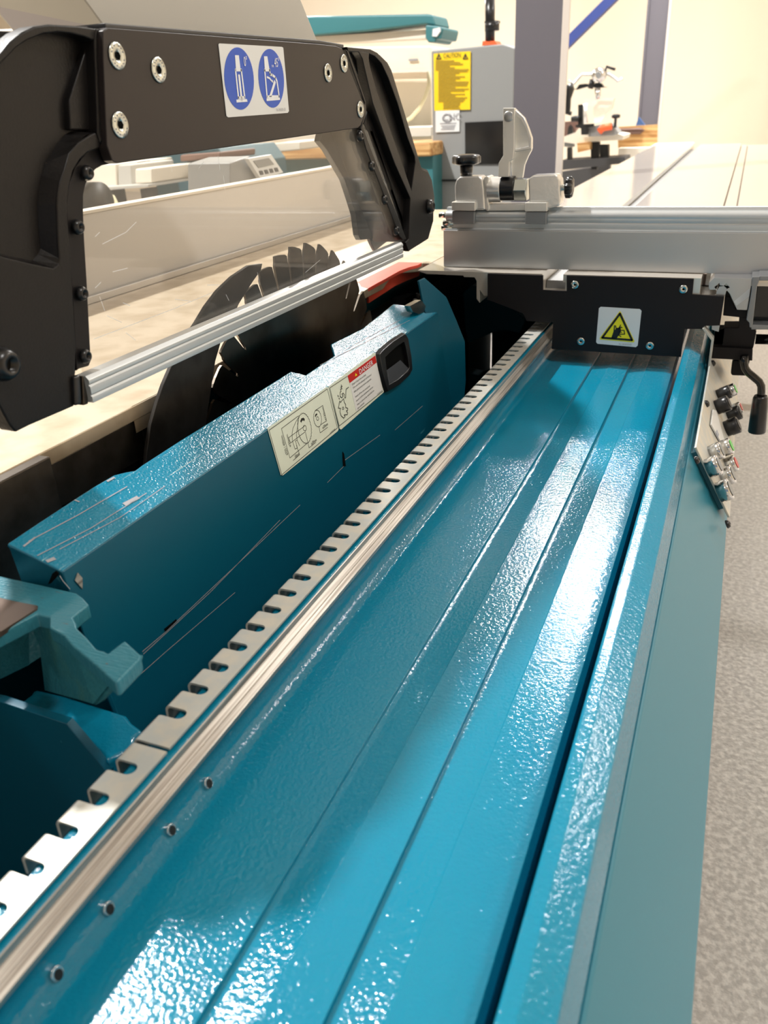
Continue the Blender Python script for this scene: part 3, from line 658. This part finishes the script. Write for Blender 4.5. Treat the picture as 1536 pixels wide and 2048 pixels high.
for a,b in [(1150,569),(1367,578),(1162,682),(1300,691)]: 
    c=onY(a,b,YS-.004); s_=screw(sl,c,(0,-1,0),.0068,'zinc','end_screw',h=.003)
    MB().lathe(c+Vector((0,-.0022,0)),(0,-1,0),[(.0027,0),(.0027,.0002)],6,False).build('socket','void',s_)
# warning label
def z8(pts): return [(1100+a/3.5229,400+b/3.522) for a,b in pts]
YL=YS-.0042
wl=MB().prism(PY(z8([(345,762),(358,752),(632,768),(645,780),(618,1025),(605,1036),(335,1012),(325,1000)]),YL),(0,-.0005,0)).build('warning_label','label_white',sl,label='white label with a yellow hand crush triangle')
MB().prism(PY(z8([(492,782),(500,790),(596,995),(590,1003),(352,982),(350,972)]),YL-.0007),(0,-.0002,0)).build('yellow_triangle','label_yellow',wl)
s=MB()
def ws(pts,w=.0024,closed=False): s.ribbon(PY(z8(pts),YL-.0012),w,(0,-1,0),closed=closed)
def wf(pts): s.add(PY(z8(pts),YL-.0012),[list(range(len(pts)))])
ws([(493,800),(578,987),(368,970)],.0036,True)
wf([(430,975),(448,925),(470,900),(498,900),(500,925),(490,945),(470,975)]); ws([(455,885),(450,935)],.0018); ws([(462,885),(466,905)],.0014); 
ws([(485,905),(500,895),(508,900)],.0016); ws([(490,918),(520,918)],.0016); ws([(522,918),(526,945)],.0016); ws([(490,945),(525,945)],.0016); ws([(485,930),(505,932)],.0014); ws([(482,950),(500,962)],.0016); ws([(480,912),(498,880)],.0016)
s.build('hand_symbol','ink_black',wl)
s=MB(); a=onY(*z8([(485,1018)])[0],YL); b_=onY(*z8([(600,1025)])[0],YL); s.text('Ref. 040-0018-000',a,(b_-a),(0,0,1),.0042,.0012,sx=(b_-a).length/(17*.56*.0042)); s.build('small_print','ink_grey',wl)
# right guide profile and brackets
z5=lambda p:[(1370+a/5.536,530+b/5.535) for a,b in p]
gq=MB().prism(PY(z5([(265,200),(322,142),(745,150),(690,490),(680,500),(575,495),(495,320),(455,270),(495,250),(455,205),(430,232),(385,225),(380,200),(325,245),(350,275),(275,275),(262,255)]),YS),(0,.9,0)).build('guide_profile','alu',sl,bevel=.0004,seg=1)
MB().prism(PY(z5([(340,345),(350,290),(380,240),(430,232),(465,262),(440,345)]),YS+.004),(0,.8,0)).build('guide_insert','alu',sl)
s=MB()
for k_ in range(6): s.ribbon([onY(*z5([(545+k_*5,405+k_*8)])[0],YS-.0006),onY(*z5([(712,268+k_*14)])[0],YS-.0006)],.0007,(0,-1,0))
s.build('saw_marks','white_print',gq)
sq=thing('outrigger_tube',(.13,1.7,.83),'open end of a black square tube with pale edges beside the sliding table','square tube')
fr_=[(745,130),(830,130),(822,175),(800,230),(745,700),(715,690),(710,640),(680,610),(700,500),(735,300)]
MB().prism(PY(z5(fr_),YS-.01),(0,.9,0)).build('clear_edge','foot_grey',sq,bevel=.001)
MB().prism(PY(z5([(825,120),(1200,130),(1200,175),(820,175)]),YS-.01),(0,.9,0)).build('upper_wall','foot_grey',sq,bevel=.001)
MB().prism(PY(z5([(745,660),(1200,680),(1200,718),(730,716)]),YS-.01),(0,.9,0)).build('lower_wall','foot_grey',sq,bevel=.001)
MB().prism(PY(z5([(818,170),(1250,170),(1250,700),(745,665)]),YS+.02),(0,.8,0)).build('inner_core','black_gloss',sq)
# fold-out bracket + black clamp arms + lever
MB().prism(PY(z5([(190,705),(215,695),(320,820),(255,1300),(232,1290),(290,835)]),YS-.012),(0,.02,0)).build('angle_bracket','galv',sl,bevel=.0005)
MB().prism(PY(z5([(297,668),(385,668),(372,740),(297,715)]),YS+.002),(0,.05,0)).build('bracket_foot','alu',sl)
lv=thing('locking_lever',(.08,1.55,.65),'black locking lever with a cranked chrome shaft hanging at the right of the sliding table','lever')
def blk(px,name,m='black_plate',y=1.50,t=.05,bev=.001): return MB().prism(PY(z5(px),y),(0,t,0)).build(name,m,lv,bevel=bev)
blk([(420,560),(440,350),(495,350),(560,490),(690,500),(690,580),(600,580)],'hanger')
blk([(600,575),(720,580),(790,740),(765,880),(750,930),(700,1130),(690,1200),(600,1100),(580,900)],'upright')
blk([(430,695),(600,695),(600,905),(405,905),(430,745),(335,745),(325,865),(410,870)],'block')
blk([(300,905),(750,930),(745,1060),(290,1035)],'cross_arm',y=1.49)
blk([(530,1050),(680,1060),(680,1230),(520,1225),(505,1200)],'lower_block',y=1.53,bev=.003)
MB().cyl(onY(*z5([(780,820)])[0],1.52),onY(*z5([(1250,830)])[0],1.52),.0085).build('cross_bar','black_gloss',lv)
shaft=[(655,1000),(655,1080),(665,1140),(700,1190),(760,1240),(820,1290),(845,1340),(845,1400),(838,1500)]
MB().tube([onY(*q_,1.475) for q_ in z5(shaft)],.0065,16).build('shaft','black_gloss',lv)
a=onY(*z5([(838,1445)])[0],1.475); b_=onY(*z5([(795,1850)])[0],1.475)
L_=(b_-a).length
MB().lathe(a,b_-a,[(.010,0),(.0120,.004),(.0130,L_*.3),(.0138,L_*.6),(.0145,L_*.97),(.0135,L_),(.010,L_+.001)],28).build('grip','black_plastic',lv)

# ------------------------------------------------------------------ CROSSCUT FENCE
cf=thing('crosscut_fence',(.1,1.52,.9),'silver extruded aluminium crosscut fence lying across the sliding table','fence')
YF=1.5; XL=onY(887,500,YF).x
MB().prism([(XL,YF,.9008),(XL,YF,.9655),(XL,YF+.028,.9655),(XL,YF+.028,.9008)],(1.3,0,0)).build('fence_body','alu',cf,bevel=.0008)
tz=onY(1300,416.5,YF+.02).z
def fx(y,z): return (XL+.002,y,z)
up=[fx(YF+.004,.9655),fx(YF+.004,.9675),fx(YF+.010,.9685),fx(YF+.009,.975),fx(YF+.010,.9775),fx(YF+.011,.9785)]
ct=Vector((0,YF+.0125,.9890))
for i in range(9):
    a_=math.radians(-150+ -150*i/8+0); up.append(fx(YF+.0145+.0085*math.cos(math.radians(230-18*i)),.9895+.0085*math.sin(math.radians(230-18*i))))
up+=[fx(YF+.016,1.000),fx(YF+.017,1.0035),fx(YF+.028,1.0035),fx(YF+.028,.9655)]
MB().prism(up,(1.3,0,0)).build('upper_rail','alu_strip',cf,bevel=.0003,seg=1)
for a,b in [(879,430),(887,446),(884,455)]:
    c=onY(a,b,YF+.012); MB().cyl(c,c+Vector((.02,0,0)),.0052).build('end_screw','zinc',cf)
# ------------------------------------------------------------------ FLIP STOP
fs=thing('flip_stop',(XL+.1,1.53,.98),'silver cast flip stop with two black knobs clamped on the fence rail','fence stop')
def fy_(px,name,m,y=1.502,t=.03,bev=.0012): return MB().prism(PY(px,y),(0,t,0)).build(name,m,fs,bevel=bev,seg=3)
fy_([(903,404),(950,404),(950,422),(903,421)],'left_shoe','silver_flat',y=1.494,t=.04)
fy_([(904,422),(949,423),(948,447),(904,446)],'left_jaw','foot_grey',y=1.496,t=.02)
fy_([(1050,405),(1094,405),(1094,423),(1050,423)],'right_shoe','silver_flat',y=1.494,t=.04)
fy_([(1051,424),(1093,424),(1092,449),(1050,448)],'right_jaw','foot_grey',y=1.496,t=.02)
fy_([(910,404),(909,372),(912,360),(920,353),(958,352),(965,360),(968,380),(970,420),(950,421),(950,404)],'left_clamp','cast_silver',y=1.502,t=.036,bev=.003)
fy_([(969,420),(967,356),(972,352),(978,354),(976,400),(979,414),(978,422)],'flange','silver_flat',y=1.504,t=.034,bev=.002)
fy_([(1058,405),(1056,358),(1066,351),(1112,349),(1119,360),(1121,400),(1119,412),(1094,418),(1094,405)],'right_clamp','cast_silver',y=1.502,t=.036,bev=.003)
fy_([(972,408),(1052,408),(1052,421),(972,422)],'base_bar','silver_flat',y=1.508,t=.03)
def hc(a,b,r,name,m,n=32,sm=True):
    y=1.522; p0=onY(*a,y); p1=onY(*b,y); p1=Vector((p1.x,y,p0.z)); return MB().cyl(p0,p1,r,n,sm).build(name,m,fs,bevel=.0012)
hc((978,379),(1004,378),.0215,'barrel','cast_silver'); hc((1003,377),(1031,377),.0205,'rubber_ring','black_plastic'); hc((1031,379),(1056,379),.0205,'hex_nut','zinc',6,False)
hc((1110,376),(1134,376),.0052,'threaded_rod','zinc',16)
def star(c,axis,r,h,name,n=6,parent=fs,m='black_plastic'):
    s=MB(); a=Vector(axis).normalized(); t=Vector((0,1,0)) if abs(a.y)<.9 else Vector((1,0,0)); u=a.cross(t).normalized(); w=a.cross(u); N_=n*8; vs=[]; P=[(.3,-.1),(.8,0),(1,.15),(1.0,.75),(.88,.95),(.5,1.05)]
    for rr,hh in P:
        for i in range(N_):
            an=2*math.pi*i/N_; k_=r*rr*(1-.16*(1-math.cos(n*an))*.5); vs.append(Vector(c)+a*hh*h+(u*math.cos(an)+w*math.sin(an))*k_)
    f_=[[k_*N_+i,k_*N_+(i+1)%N_,(k_+1)*N_+(i+1)%N_,(k_+1)*N_+i] for k_ in range(len(P)-1) for i in range(N_)]
    s.add(vs,f_,True); s.f.append(list(range(N_))[::-1]); s.f.append([(len(P)-1)*N_+i for i in range(N_)])
    return s.build(name,m,parent)
c=onY(933,329,1.52); kb=star(c,(0,0,1),.0265,.016,'star_knob',5)
MB().cyl(onY(933,354,1.52),onY(933,326,1.52),.0105,20,r2=.0120).build('knob_stem','black_plastic',kb)
c=onY(1131,375,1.522); star(c,(1,0,0),.0180,.013,'clamp_knob',9)
# stop arm
arm=MB().prism(PY([(1006,216),(1029,216),(1028,300),(1026,318),(1019,323),(1017,354),(996,354),(997,326),(1006,312),(1006,300)],1.505),(0,.012,0)).build('stop_arm','silver_flat',fs,bevel=.001)
MB().lathe(onY(1017,233,1.505),(0,-1,0),[(.0085,0),(.0085,.0006),(.007,.0012),(.001,.0014)],24).build('round_pad','alu',arm)
sec=PY([(1028,216),(1048,236),(1056,256),(1063,276),(1063,300),(1056,313),(1049,330),(1045,356),(1024,356),(1022,322),(1028,310)],1.522)
o_=MB(); o_.prism(sec,(0,.008,0)); o_.build('sector','silver_flat',fs,bevel=.001)
rimp=PY([(1029,217),(1048,236),(1056,256),(1063,276),(1063,298),(1030,304),(1030,298),(1057,292),(1057,278),(1051,258),(1043,240),(1030,228)],1.514)
MB().prism(rimp,(0,.012,0)).build('sector_rim','cast_silver',fs,bevel=.0012)
# ------------------------------------------------------------------ CONTROL PANEL on the sloped apron
pn_=Vector((.87,0,.492)).normalized(); pu=Vector((.492,0,-.87)).normalized(); pp=Vector((-.0195,0,CZ-.4185))+pn_*.010
cp=thing('control_panel',(.01,1.4,.68),'brushed metal control panel with knobs and push buttons on the sloped apron at the right','control panel')
def onC(a,b,off=0.): return onP(a,b,pp+pn_*off,pn_)
ya0=1.065
c0=pp; 
pl_=[c0+Vector((0,ya0,0))-pu*.004,c0+Vector((0,ya0,0))+pu*.104,c0+Vector((0,2.35,0))+pu*.104,c0+Vector((0,2.35,0))-pu*.004]
MB().prism(pl_,-pn_*.003).build('panel_plate','galv',cp,bevel=.0006)
MB().prism([v-pn_*.0035+Vector((0,.012,0)) for v in [pl_[0]+pu*.01,pl_[1]-pu*.01]]+[v-pn_*.0035 for v in [pl_[2]-pu*.01,pl_[3]+pu*.01]],-pn_*.012).build('panel_box','teal_side',cp)
def knob(px,r,h,m,name,cap=None):
    c=onC(*px); k_=MB().lathe(c,pn_,[(r*.94,0),(r*.94,h*.3),(r,h*.32),(r,h*.92),(r*.93,h),(r*.8,h*.97)],24).build(name,m,cp)
    if cap: MB().lathe(c+pn_*h,pn_,[(r*.7,0),(r*.7,.0008)],20).build('cap',cap,k_)
for px,r in [((1421,908),.0120),((1415,937),.0135),((1443,955),.0135),((1437,985),.0145)]: knob(px,r,.016,'chrome','chrome_button','cab_grey')
for px,r in [((1436,792),.011),((1433,815),.0125),((1456,833),.012),((1452,858),.0135)]: knob(px,r,.02,'black_plastic','selector_knob','dark_grey')
knob((1438,900),.012,.018,'chrome','start_button','green_plastic'); knob((1453,932),.012,.014,'chrome','stop_button','red_plastic'); knob((1450,786),.011,.018,'chrome','start_button','green_plastic'); knob((1466,820),.010,.014,'chrome','stop_button','red_plastic')
for px in [(1391,921),(1453,1049),(1412,808),(1425,727),(1454,887),(1455,901),(1464,919)]: screw(cp,onC(*px),pn_,.0055,'black_plastic','panel_screw',dome=True)
MB().prism([onC(*q_,.001) for q_ in [(1424,820),(1430,822),(1446,880),(1440,886),(1420,850)]],pn_*.002).build('legend_plate','label_white',cp)
s=MB(); a=onC(1436,876,.004); b_=onC(1441,860,.004); s.text('0.00',a,(b_-a),pu*-1,.012,.0,sx=1.0); s.build('legend_text','ink_blue',cp)

# ------------------------------------------------------------------ BACKGROUND
def bt(px,Y,t,name,m,parent=None,bev=.0,**kw): return MB().prism(PY(px,Y),(0,t,0)).build(name,m,parent,bevel=bev,**kw)
# grey cabinet
def drop(px,Y):  # extend the bottom of a pixel outline to the floor: last two points replaced
    p=PY(px,Y); p[-1].z=0; p[-2].z=0; p[-1].x=p[0].x; p[-2].x=p[-3].x; return p
cab=thing('band_saw_cabinet',(-1.2,4.5,0),'tall grey machine cabinet with a yellow caution notice and a dark viewing window','cabinet')
MB().prism(drop([(862,101),(1005,88),(1030,96),(1031,500),(862,500)],4.5),(0,.6,0)).build('cabinet_body','cab_grey',cab,bevel=.008)
def c3b(p): return [(840+a/4.267,b/4.267) for a,b in p]
ys_=bt(c3b([(118,458),(433,437),(430,935),(125,945)]),4.495,-.004,'caution_notice','sign_yellow',cab,label='yellow caution notice')
s=MB(); a=onY(*c3b([(200,497)])[0],4.49); b_=onY(*c3b([(345,487)])[0],4.49); s.text('CAUTION',a,(b_-a),(0,0,1),.030,.004,sx=.68)
def br_(l,w=.004,y=4.488): s.ribbon(PY(c3b(l),y),w,(0,-1,0))
for cx_ in (160,387): br_([(cx_-20,503),(cx_,460),(cx_+20,500),(cx_-20,503)],.004); br_([(cx_,475),(cx_,492)],.004)
s.build('caution_heading','ink',ys_)
s=MB(); random.seed(3)
y_=520
while y_<930:
    x1=random.choice([412,300,380,340,260,412]); x0=135 if y_<610 or y_>870 else 158
    if 700<y_<715 or 790<y_<800 : x1=390
    if y_>875: x0,x1=200,340
    k0=x0
    while k0<x1-10:
        k1=min(x1,k0+random.randint(12,38)); br_([(k0,y_),(k1,y_-(k1-k0)*.06)],.0055); k0=k1+6
    y_+=15
s.build('caution_text','ink_soft',ys_)
ws_=bt(c3b([(133,945),(338,938),(338,1122),(135,1130)]),4.495,-.003,'maker_notice','label_white',cab,label='small white notice')
s=MB()
for y_ in (1055,1075,1090,1105): br_([(170+random.randint(0,20),y_),(310-random.randint(0,20),y_-4)],.004,4.49)
s.ribbon(PY(c3b(ell(232,1010,38,32,18,0)),4.49),.006,(0,-1,0)); 
a=onY(*c3b([(195,1028)])[0],4.489); s.text('CNC',a,(1,0,0),(0,0,1),.045,.001,sx=1.0)
s.build('notice_print','ink_grey',ws_)
bt(c3b([(385,1045),(800,1025),(800,1400),(388,1400)]),4.496,-.004,'viewing_window','black_gloss',cab)
bt(c3b([(190,1530),(340,1528),(340,1548),(190,1548)]),4.49,-.01,'door_slot','ink_black',cab)
pk=thing('tension_post',(-1.05,4.6,1.4),'black post with a hand nut on an orange base atop the grey cabinet','adjuster post')
bt(c3b([(535,350),(640,348),(660,380),(530,388)]),4.6,.1,'orange_base','orange',pk)
P_=lambda a,b,Y: onY(*c3b([(a,b)])[0],Y)
MB().cyl(P_(597,350,4.62),P_(597,-60,4.62),.024).build('post','black_plastic',pk)
MB().cyl(P_(615,265,4.60),P_(615,185,4.60),.036).build('nut','black_plastic',pk)
MB().box(P_(550,200,4.58),P_(685,180,4.64)).build('handle_bar','black_plastic',pk)
# steel columns
sc1=thing('steel_column',(-.8,3.5,0),'grey painted steel I column nearer the camera, right of the grey cabinet','column')
def colm(parent,xa,xb,Y,m,name,t,y0=0): 
    p0=onY(xa,200,Y).x; p1=onY(xb,200,Y).x; return MB().box((p0,Y,0),(p1,Y+t,ZC)).build(name,m,parent)
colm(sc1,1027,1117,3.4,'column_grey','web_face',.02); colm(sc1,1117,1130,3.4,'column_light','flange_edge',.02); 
sc2=thing('steel_column',(-.9,8.6,0),'narrower dark steel column standing far back beside the blue brace','column')
p0=onY(1283,200,8.6).x; p1=onY(1320,200,8.6).x
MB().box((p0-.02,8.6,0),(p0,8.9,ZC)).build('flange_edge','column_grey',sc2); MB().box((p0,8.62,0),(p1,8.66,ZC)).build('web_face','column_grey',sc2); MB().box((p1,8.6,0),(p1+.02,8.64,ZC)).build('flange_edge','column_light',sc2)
bt([(1110,96),(1137,69),(1206,0),(1306,-100),(1332,-100),(1232,0),(1135,96),(1110,122)],9.4,.12,'diagonal_brace','brace_blue',label='blue diagonal brace rising between the two columns',cat='brace')
# teal guillotine beam at top
tb=thing('press_beam',(-1.9,4.8,1.5),'long teal machine beam with a pale underside high at the back','machine beam')
def c2b(p): return [(420+a*.3125,b*.3125) for a,b in p]
bt(c2b([(560,105),(1390,88),(1425,95),(1445,165),(1380,155),(1000,200),(560,235)]),4.8,.25,'beam_body','teal_paint',tb,.01)
bt(c2b([(560,240),(1380,190),(1380,245),(700,280),(560,285)]),4.85,.15,'underside','off_white',tb)
bt(c2b([(1378,158),(1445,165),(1490,175),(1490,195),(1478,250),(1445,252),(1440,272),(1395,272),(1378,240)]),4.78,.28,'end_cap','teal_paint',tb,.01)
bt(c2b([(1425,185),(1470,175),(1475,200),(1450,235),(1422,232)]),4.77,.01,'emblem','label_white',tb)
# pale unit behind with hose
cu_=thing('pale_cabinet',(-2.0,5.4,0),'pale cream wall cabinet behind the guard with a shelf line','cabinet')
MB().prism(drop([(560,96),(862,92),(862,300),(560,300)],5.4),(0,.5,0)).build('cabinet_body','wall',cu_,bevel=.01)
bt([(560,146),(862,138),(862,144),(560,152)],5.39,-.03,'shelf_line','off_white',cu_)
bt([(818,118),(836,117),(836,121),(818,122)],5.39,-.01,'name_tag','ink_grey',cu_)
hp_=[(858,143),(858,170),(850,195),(838,218),(822,236),(805,246),(790,250)]
MB().tube([onY(a,b,5.2) for a,b in hp_],.012).build('hanging_hose','hose',label='curved cream hose hanging in front of the pale cabinet',cat='hose')
wb=thing('workbench',(-1.9,4.4,0),'thick wooden topped workbench seen behind the guard','workbench')
tp_=[onY(540,303,4.3),onY(862,283,4.3)]
zt0=onY(850,285,4.3).z; zt1=onY(850,313,4.3).z
MB().box((-3.1,4.3,zt1),(onY(861,290,4.3).x,4.7,zt0)).build('bench_top','wood',wb,bevel=.01)
MB().box((-3.0,4.35,0),(-1.50,4.65,zt1-.001)).build('bench_base','teal_paint',wb)
sh=thing('bench_shelf',(-1.6,4.9,.9),'cream shelf strip along the pale cabinet above the wooden bench','shelf')
bt([(560,262),(862,254),(862,272),(560,280)],4.9,.3,'shelf_top','off_white',sh)
# things seen through the window on the left
def leftbox(px,Y,t,m,name,label,cat,group=None,floor=True):
    p=drop(px,Y) if floor else PY(px,Y)
    return MB().prism(p,(0,t,0)).build(name,m,None,bevel=.006,label=label,cat=cat,group=group)
leftbox([(300,296),(372,300),(372,420),(300,420)],3.4,.6,'teal_window','teal_machine','teal machine body seen through the middle of the guard window','machine')
leftbox([(376,300),(436,296),(462,330),(462,420),(376,420)],3.3,.5,'teal_window','teal_machine','teal machine body just left of the grey display box','machine')
leftbox([(170,330),(232,327),(234,378),(170,380)],3.0,.4,'off_white','white_carton','pale box at the left end of the guard window','box',floor=False)
leftbox([(236,330),(262,329),(264,372),(236,373)],3.0,.3,'hood_grey','grey_carton','light grey box beside the pale box in the guard window','box',floor=False)
leftbox([(270,338),(304,336),(304,366),(270,368)],2.95,.3,'off_white','cream_carton','small cream box left of the teal machines','box',floor=False)
stb=thing('side_table',onY(230,380,3.0),'long pale table across the hall behind the guard window','table')
MB().prism(PY([(160,378),(296,369),(296,374),(160,384)],2.9),(0,.45,0)).build('table_top','hood_grey',stb)
MB().prism(drop([(210,382),(225,381),(225,430),(210,430)],2.92),(0,.08,0)).build('leg','dark_grey',stb); MB().prism(drop([(280,378),(290,377),(290,430),(280,430)],2.92),(0,.08,0)).build('leg','dark_grey',stb)
leftbox([(360,310),(440,304),(440,318),(360,324)],3.25,.3,'brown','brown_crate','brown grey crate on the teal machine in the guard window','crate',floor=False)
leftbox([(440,298),(560,285),(600,283),(600,300),(440,316)],3.9,.3,'off_white','pale_bench','pale bench top behind the display box','bench',floor=False)
rz=onX(178,405,-1.9)
MB().box((rz.x-.45,rz.y-.16,0),(rz.x+.14,rz.y+.42,rz.z-.061)).build('low_stand','hood_grey',None,bevel=.005,label='low pale stand under the black roll beyond the rip fence',cat='stand')
MB().lathe(onX(178,405,-1.9),(1,0,0),[(.001,0),(.06,0),(.06,.05),(.001,.05)],24).build('black_roll',M['ink_black'],label='round black roll at the lower left corner of the guard window',cat='roll')
leftbox([(182,392),(195,395),(208,420),(182,425)],2.6,.1,'hose','cream_bag','cream cloth bag beside the black roll','bag',floor=False)
leftbox([(200,412),(210,410),(214,425),(200,426)],2.18,.05,'red_plastic','red_tab','small red block beside the cream bag','block',floor=False)
leftbox([(-60,62),(10,58),(45,56),(70,62),(80,110),(-60,220)],1.9,.4,'off_white','curved_hood','pale rounded hood behind the near end of the guard','hood',floor=False)
# clutter on far bench, right of the column
def c4(p): return [(1100+a*.28385,b*.28385) for a,b in p]
fb=thing('clamp_bench',(-1.0,7.0,.8),'low bench with pale slotted top and dark legs beyond the near column','bench')
MB().prism(PY(c4([(90,1000),(90,965),(270,900),(440,940),(520,955),(510,985),(270,1000),(270,1030)]),6.9),(0,.4,0)).build('bench_top','off_white',fb)
for q_ in ([(285,1000),(345,1000),(330,1195),(290,1195)],[(350,1020),(410,1020),(410,1110),(350,1110)],[(120,1040),(145,1040),(148,1180),(120,1180)]): MB().prism(PY(c4(q_),6.95),(0,.08,0)).build('leg','ink_black',fb)
MB().prism(PY(c4([(80,1130),(530,1105),(530,1150),(80,1200)]),6.9),(0,.3,0)).build('lower_shelf','dark_grey',fb)
MB().prism(drop(c4([(80,1210),(420,1160),(420,1400),(60,1400)]),7.6),(0,.1,0)).build('dark_box','dark_grey',label='dark grey box beneath the far bench',cat='box')
lc=PY(c4([(482,1043),(700,1036),(700,1100),(482,1100)]),7.3)
MB().box((lc[0].x,7.3,0),(lc[1].x+.3,7.9,lc[0].z)).build('low_cabinet','off_white',None,bevel=.005,label='low cream cabinet under the wooden board by the far column',cat='cabinet')
bt(c4([(190,1010),(280,1000),(280,1055),(195,1075)]),6.85,.1,'wooden_block','wood',label='small pale wooden block on the far bench front',cat='block')
bt(c4([(475,895),(758,878),(755,1005),(700,1035),(480,1042)]),7.4,.04,'wooden_board','wood',label='light wooden board lying across the foot of the far column',cat='board')
bt(c4([(90,860),(200,850),(195,900),(140,960),(90,975)]),7.0,.1,'brown_block','brown',label='brown block tucked beside the near column on the far bench',cat='block')
ph=thing('power_feeder',(-.9,6.8,1.0),'far clamping rig with a black arm and bent levers above the bench','clamping rig')
bt(c4([(155,628),(185,625),(205,595),(250,590),(290,595),(340,580),(365,590),(375,610),(410,614),(330,620),(260,612),(190,632)]),6.8,.05,'black_arm','black_plastic',ph)
Q=lambda p,Y=6.8:[onY(a,b,Y) for a,b in c4(p)]
MB().tube(Q([(130,570),(165,590),(225,522),(310,525),(350,545)]),.012).build('lever','cast_silver',ph)
MB().tube(Q([(350,545),(385,515),(400,470),(460,490)]),.010).build('lever','black_plastic',ph)
MB().tube(Q([(385,515),(420,525),(480,575),(510,550)]),.012).build('lever','cast_silver',ph)
MB().lathe(onY(*c4([(350,530)])[0],6.79),(0,-1,0),[(.05,0),(.05,.04),(.02,.06)],16).build('hub','chrome',ph)
MB().tube(Q([(335,620),(338,700)]),.02).build('spindle','chrome',ph)
MB().tube(Q([(285,625),(300,560)]),.02).build('arm_post','black_plastic',ph)
bt(c4([(235,700),(450,692),(430,770),(390,815),(360,860),(310,870),(305,760),(240,720)]),7.1,.1,'hopper','off_white',label='cream hopper plate behind the clamping rig',cat='hopper')
rg=thing('corner_clamp',(-1.0,6.6,.95),'upright black clamp with a wing handle on the far bench','clamp')
MB().prism(PY(c4([(198,738),(232,735),(230,880),(198,880)]),6.7),(0,.05,0)).build('upright','ink_black',rg)
MB().prism(PY(c4([(180,880),(305,872),(305,890),(265,905),(262,950),(220,950),(218,905),(180,895)]),6.7),(0,.05,0)).build('jaw','ink_black',rg)
MB().tube(Q([(250,730),(248,800),(252,870)],6.68),.015).build('screw_spindle','cast_silver',rg)
MB().tube(Q([(150,840),(190,835),(205,840)],6.68),.02).build('handle','ink_black',rg)
bk=thing('hand_vise',(-1.1,6.5,.9),'small black pointed hand vise left of the upright clamp','vise')
MB().prism(PY(c4([(118,980),(128,900),(142,880),(155,900),(165,980)]),6.95),(0,.06,0)).build('jaw','ink_black',bk)
MB().prism(PY(c4([(100,980),(168,980),(165,1035),(100,1035)]),6.95),(0,.06,0)).build('base','foot_grey',bk)
hg=thing('hanging_clamp',(-1.1,6.2,1.0),'black crank handle hanging beside the near column','crank')
MB().tube(Q([(112,610),(125,640),(122,700),(125,795),(152,800)],6.2),[.05,.045,.025,.02,.014]).build('crank_arm','black_plastic',hg)
mv=thing('mitre_head',(-.75,6.7,.95),'grey mitre head with a red handle on the far bench','mitre head')
MB().prism(PY(c4([(270,905),(320,885),(430,870),(485,940),(440,955),(270,962)]),6.75),(0,.2,0)).build('body','cab_grey',mv)
MB().tube(Q([(345,928),(375,900),(435,890)],6.72),.025).build('handle','orange',mv)
MB().lathe(onY(*c4([(458,900)])[0],6.75),(0,0,1),[(.010,0),(.010,.06),(.03,.065),(.032,.085),(.01,.09)],16).build('knob','black_plastic',mv)
MB().tube(Q([(480,918),(640,912),(660,920),(640,934),(485,936)],7.38),.012).build('wire_handle','brown',label='bent brown wire handle lying against the wooden board',cat='handle')
bt(c4([(605,880),(625,825),(668,880),(668,1036),(605,1036)]),7.6,.05,'paper_bag','ink_blue',label='small blue and white bag behind the wooden board',cat='bag')

# ------------------------------------------------------------------ LIGHTS
def area(name,loc,size,power,colr,target=None,sy=None):
    l=bpy.data.lights.new(name,'AREA'); l.energy=power; l.color=colr; l.size=size
    if sy: l.shape='RECTANGLE'; l.size_y=sy
    o=bpy.data.objects.new(name,l); col.objects.link(o); o.location=loc
    if target is not None: o.rotation_euler=(Vector(target)-Vector(loc)).to_track_quat('-Z','Y').to_euler()
    return o
WARM=(1,.955,.89); NEU=(1,.985,.955)
H=4.6
area('lamp_ahead',(-1.2,7.4,H),.22,170,NEU,sy=.4)
area('glint_fill_right',(-.35,6.7,H),.22,200,NEU,sy=.4)  # extra unseen light added for glints on the cover top and ledge
area('lamp_near',(-2.80,1.72,H),.2,400,NEU)
area('lamp_far_left',(-4.5,8.9,3.5),.26,300,NEU)
area('fill_left',(-7.0,4.6,H),.6,105,WARM)  # unseen fill added for the left of the hall
area('fill_right',(3.2,5.6,H),.5,120,NEU)  # unseen fill added to brighten the floor and faces on the right
area('fill_over_right',(1.9,.3,H),.35,70,NEU)  # added overhead fill for the right floor, grazing the cover face
area('fill_back_right',(1.4,9.6,H),.6,62,WARM)  # unseen fill added to lift the background
area('fill_behind',(-2.6,-2.8,H),.6,35,NEU)  # weak fill added behind the camera
wd=bpy.data.worlds.new('w'); bpy.context.scene.world=wd; wd.use_nodes=True
bgd=wd.node_tree.nodes['Background']; bgd.inputs[0].default_value=(.72,.85,1,1); bgd.inputs[1].default_value=.35
# ------------------------------------------------------------------ CAMERA
cd=bpy.data.cameras.new('cam'); cam=bpy.data.objects.new('camera',cd); col.objects.link(cam)
cd.sensor_fit='VERTICAL'; cd.sensor_height=36; cd.lens=36*F/2048; cd.clip_start=.01; cd.clip_end=60
cam.matrix_world=Matrix.Translation(CAM)@R3.to_4x4()
cd.dof.use_dof=True; cd.dof.focus_distance=1.0; cd.dof.aperture_fstop=9
S=bpy.context.scene; S.camera=cam
S.view_settings.view_transform='Standard'; S.view_settings.look='None'; S.view_settings.gamma=1; S.view_settings.use_curve_mapping=False
S.view_settings.exposure=0.0
for o in bpy.data.objects:
    if '_o' in o: del o['_o']
